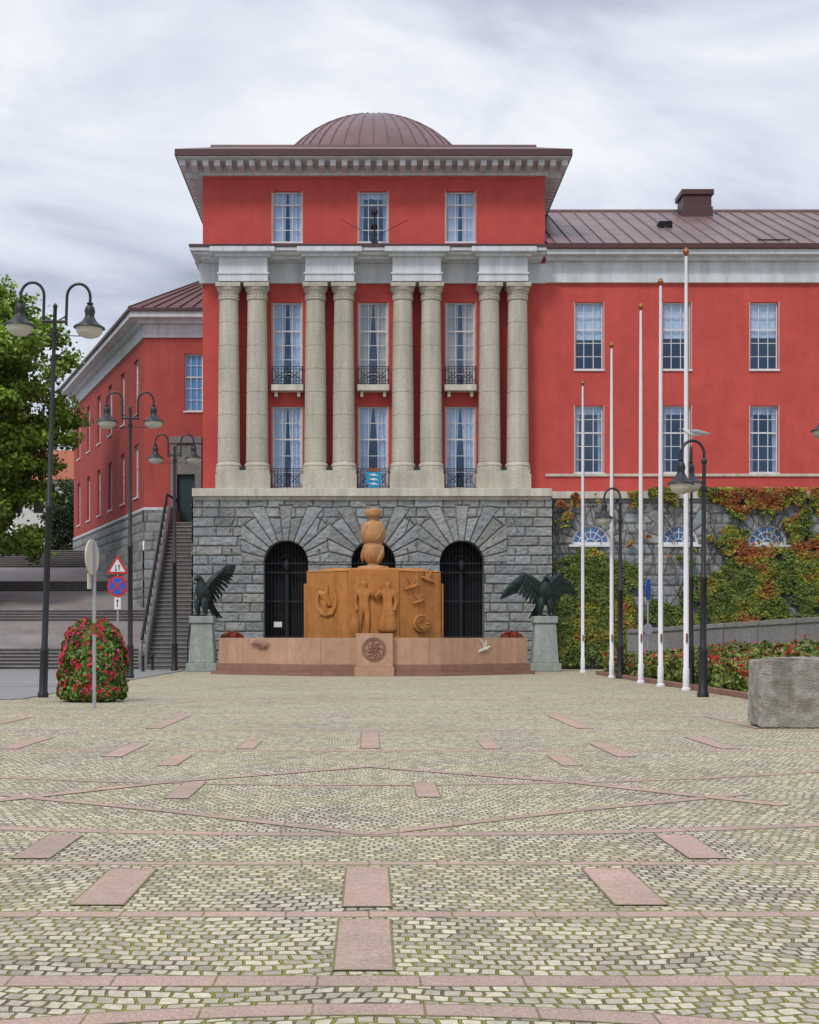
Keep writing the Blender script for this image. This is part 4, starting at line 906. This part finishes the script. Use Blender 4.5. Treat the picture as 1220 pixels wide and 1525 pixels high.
s=M(); s.add([(a-.4,hY-.4,zb_),(b+.4,hY-.4,zb_),(b+.4,hY+4.5,zt+.6),(a-.4,hY+4.5,zt+.6),(b+.4,hY+9.4,zb_),(a-.4,hY+9.4,zb_)],[(0,1,2,3),(3,2,4,5),(0,3,5),(1,4,2)]); s.obj('house_roof',TILE,E,fix=False)
s=M()
for k in range(3): s.box(b-1.6-k*1.7,b-.8-k*1.7,hY-.03,hY+.1,zb_-2.6,zb_-1.1)
s.obj('house_windows',DARK,E)
E=empty('seagull'); gY=28.6; 
V=[(0,0,0),(.12,0,.03),(.19,0,.09),(.24,0,.12),(-.12,0,.0),(-.26,0,-.01),(-.36,0,-.02)]
skin('gull_body',V,[(0,1),(1,2),(2,3),(0,4),(4,5),(5,6)],[.075,.06,.035,.04,.06,.03,.012],GULLW,E)
s=M(); 
for sd in(-1,1): s.tube([(.1,sd*.06,.05),(-.05,sd*.075,.04),(-.25,sd*.05,.01),(-.42,sd*.02,-.01)],[.02,.055,.04,.008],8,flat=.5)
s.obj('gull_wings',GULLG,E,smooth=True,fix=False)
s=M(); s.tube([(.27,0,.12),(.34,0,.105)],[.014,.004],6); 
for sd in(-1,1): s.tube([(.0,sd*.03,-.06),(.0,sd*.03,-.14)],.006,5)
s.obj('gull_beak_and_legs',YEL,E)
E.location=(X(1032,gY),gY,5.345); E.rotation_euler=(0,0,math.pi); E.scale=(.85,.85,.85)
# ================================================================ sky & light
w=bpy.data.worlds.new('World'); scene.world=w; w.use_nodes=True; nt=w.node_tree; L=nt.links.new; bg=nt.nodes['Background']
el=math.radians(48)
sky=N(nt,'ShaderNodeTexSky'); sky.sky_type='NISHITA'; sky.sun_disc=False; sky.sun_elevation=el
tc=N(nt,'ShaderNodeTexCoord'); sx=N(nt,'ShaderNodeSeparateXYZ'); L(tc.outputs['Generated'],sx.inputs[0])
mz=N(nt,'ShaderNodeMath',operation='ABSOLUTE'); L(sx.outputs[2],mz.inputs[0])
az_=N(nt,'ShaderNodeMath',operation='ADD'); L(mz.outputs[0],az_.inputs[0]); az_.inputs[1].default_value=.26
dx=N(nt,'ShaderNodeMath',operation='DIVIDE'); L(sx.outputs[0],dx.inputs[0]); L(az_.outputs[0],dx.inputs[1])
dy=N(nt,'ShaderNodeMath',operation='DIVIDE'); L(sx.outputs[1],dy.inputs[0]); L(az_.outputs[0],dy.inputs[1])
cb=N(nt,'ShaderNodeCombineXYZ'); L(dx.outputs[0],cb.inputs[0]); L(dy.outputs[0],cb.inputs[1]); cb.inputs[2].default_value=5.1
def cn(sc,det,ro,dist=0):
    n=N(nt,'ShaderNodeTexNoise'); n.inputs['Scale'].default_value=sc; n.inputs['Detail'].default_value=det; n.inputs['Roughness'].default_value=ro; n.inputs['Distortion'].default_value=dist; L(cb.outputs[0],n.inputs['Vector']); return n
a=cn(2.1,10,.54,.5); r=N(nt,'ShaderNodeValToRGB'); e=r.color_ramp.elements
e[0].position=.34; e[0].color=(3.5,3.9,4.9,1); e[1].position=.66; e[1].color=(8.7,9.0,9.6,1); x_=r.color_ramp.elements.new(.45); x_.color=(5.2,5.7,6.9,1); x_=r.color_ramp.elements.new(.53); x_.color=(6.7,7.2,8.3,1)
L(a.outputs['Fac'],r.inputs['Fac'])
c2=cn(1.1,5,.5); r2=N(nt,'ShaderNodeValToRGB'); r2.color_ramp.elements[0].position=.66; r2.color_ramp.elements[1].position=.78; L(c2.outputs['Fac'],r2.inputs['Fac'])
mx=N(nt,'ShaderNodeMixRGB'); L(r2.outputs[0],mx.inputs[0]); L(r.outputs[0],mx.inputs[1]); L(sky.outputs[0],mx.inputs[2])
# overcast luminance: overhead brighter than the band above the horizon
zg=N(nt,'ShaderNodeValToRGB'); zg.color_ramp.elements[0].position=0; zg.color_ramp.elements[0].color=(.52,.52,.52,1); zg.color_ramp.elements[1].position=1; zg.color_ramp.elements[1].color=(1,1,1,1)
x_=zg.color_ramp.elements.new(.42); x_.color=(.50,.50,.50,1); L(mz.outputs[0],zg.inputs['Fac'])
z2=N(nt,'ShaderNodeMath',operation='MULTIPLY'); L(zg.outputs[0],z2.inputs[0]); z2.inputs[1].default_value=2.05
vs=N(nt,'ShaderNodeVectorMath',operation='SCALE'); L(mx.outputs[0],vs.inputs[0]); L(z2.outputs[0],vs.inputs['Scale'])
L(vs.outputs[0],bg.inputs['Color']); bg.inputs['Strength'].default_value=.1
sd=bpy.data.lights.new('sun','SUN'); sd.energy=1.5; sd.angle=math.radians(12); sd.color=(1,.94,.86); so=bpy.data.objects.new('sun',sd); col.objects.link(so)
dirv=Vector((-math.sin(math.radians(28))*math.cos(el),-math.cos(math.radians(28))*math.cos(el),math.sin(el)))
so.rotation_euler=dirv.to_track_quat('Z','Y').to_euler(); so.location=(-10,-10,40)
sky.sun_rotation=math.atan2(dirv.x,dirv.y)
# ================================================================ camera
cd=bpy.data.cameras.new('camera'); cd.sensor_fit='HORIZONTAL'; cd.sensor_width=36; cd.lens=36*F/1220; cd.shift_x=60/1220; cd.shift_y=187.5/1220; cd.clip_start=.1; cd.clip_end=5000
co=bpy.data.objects.new('camera',cd); col.objects.link(co); co.location=(0,0,H); co.rotation_euler=(math.pi/2,0,0); scene.camera=co
scene.view_settings.view_transform='Standard'; scene.view_settings.look='None'; scene.view_settings.exposure=0
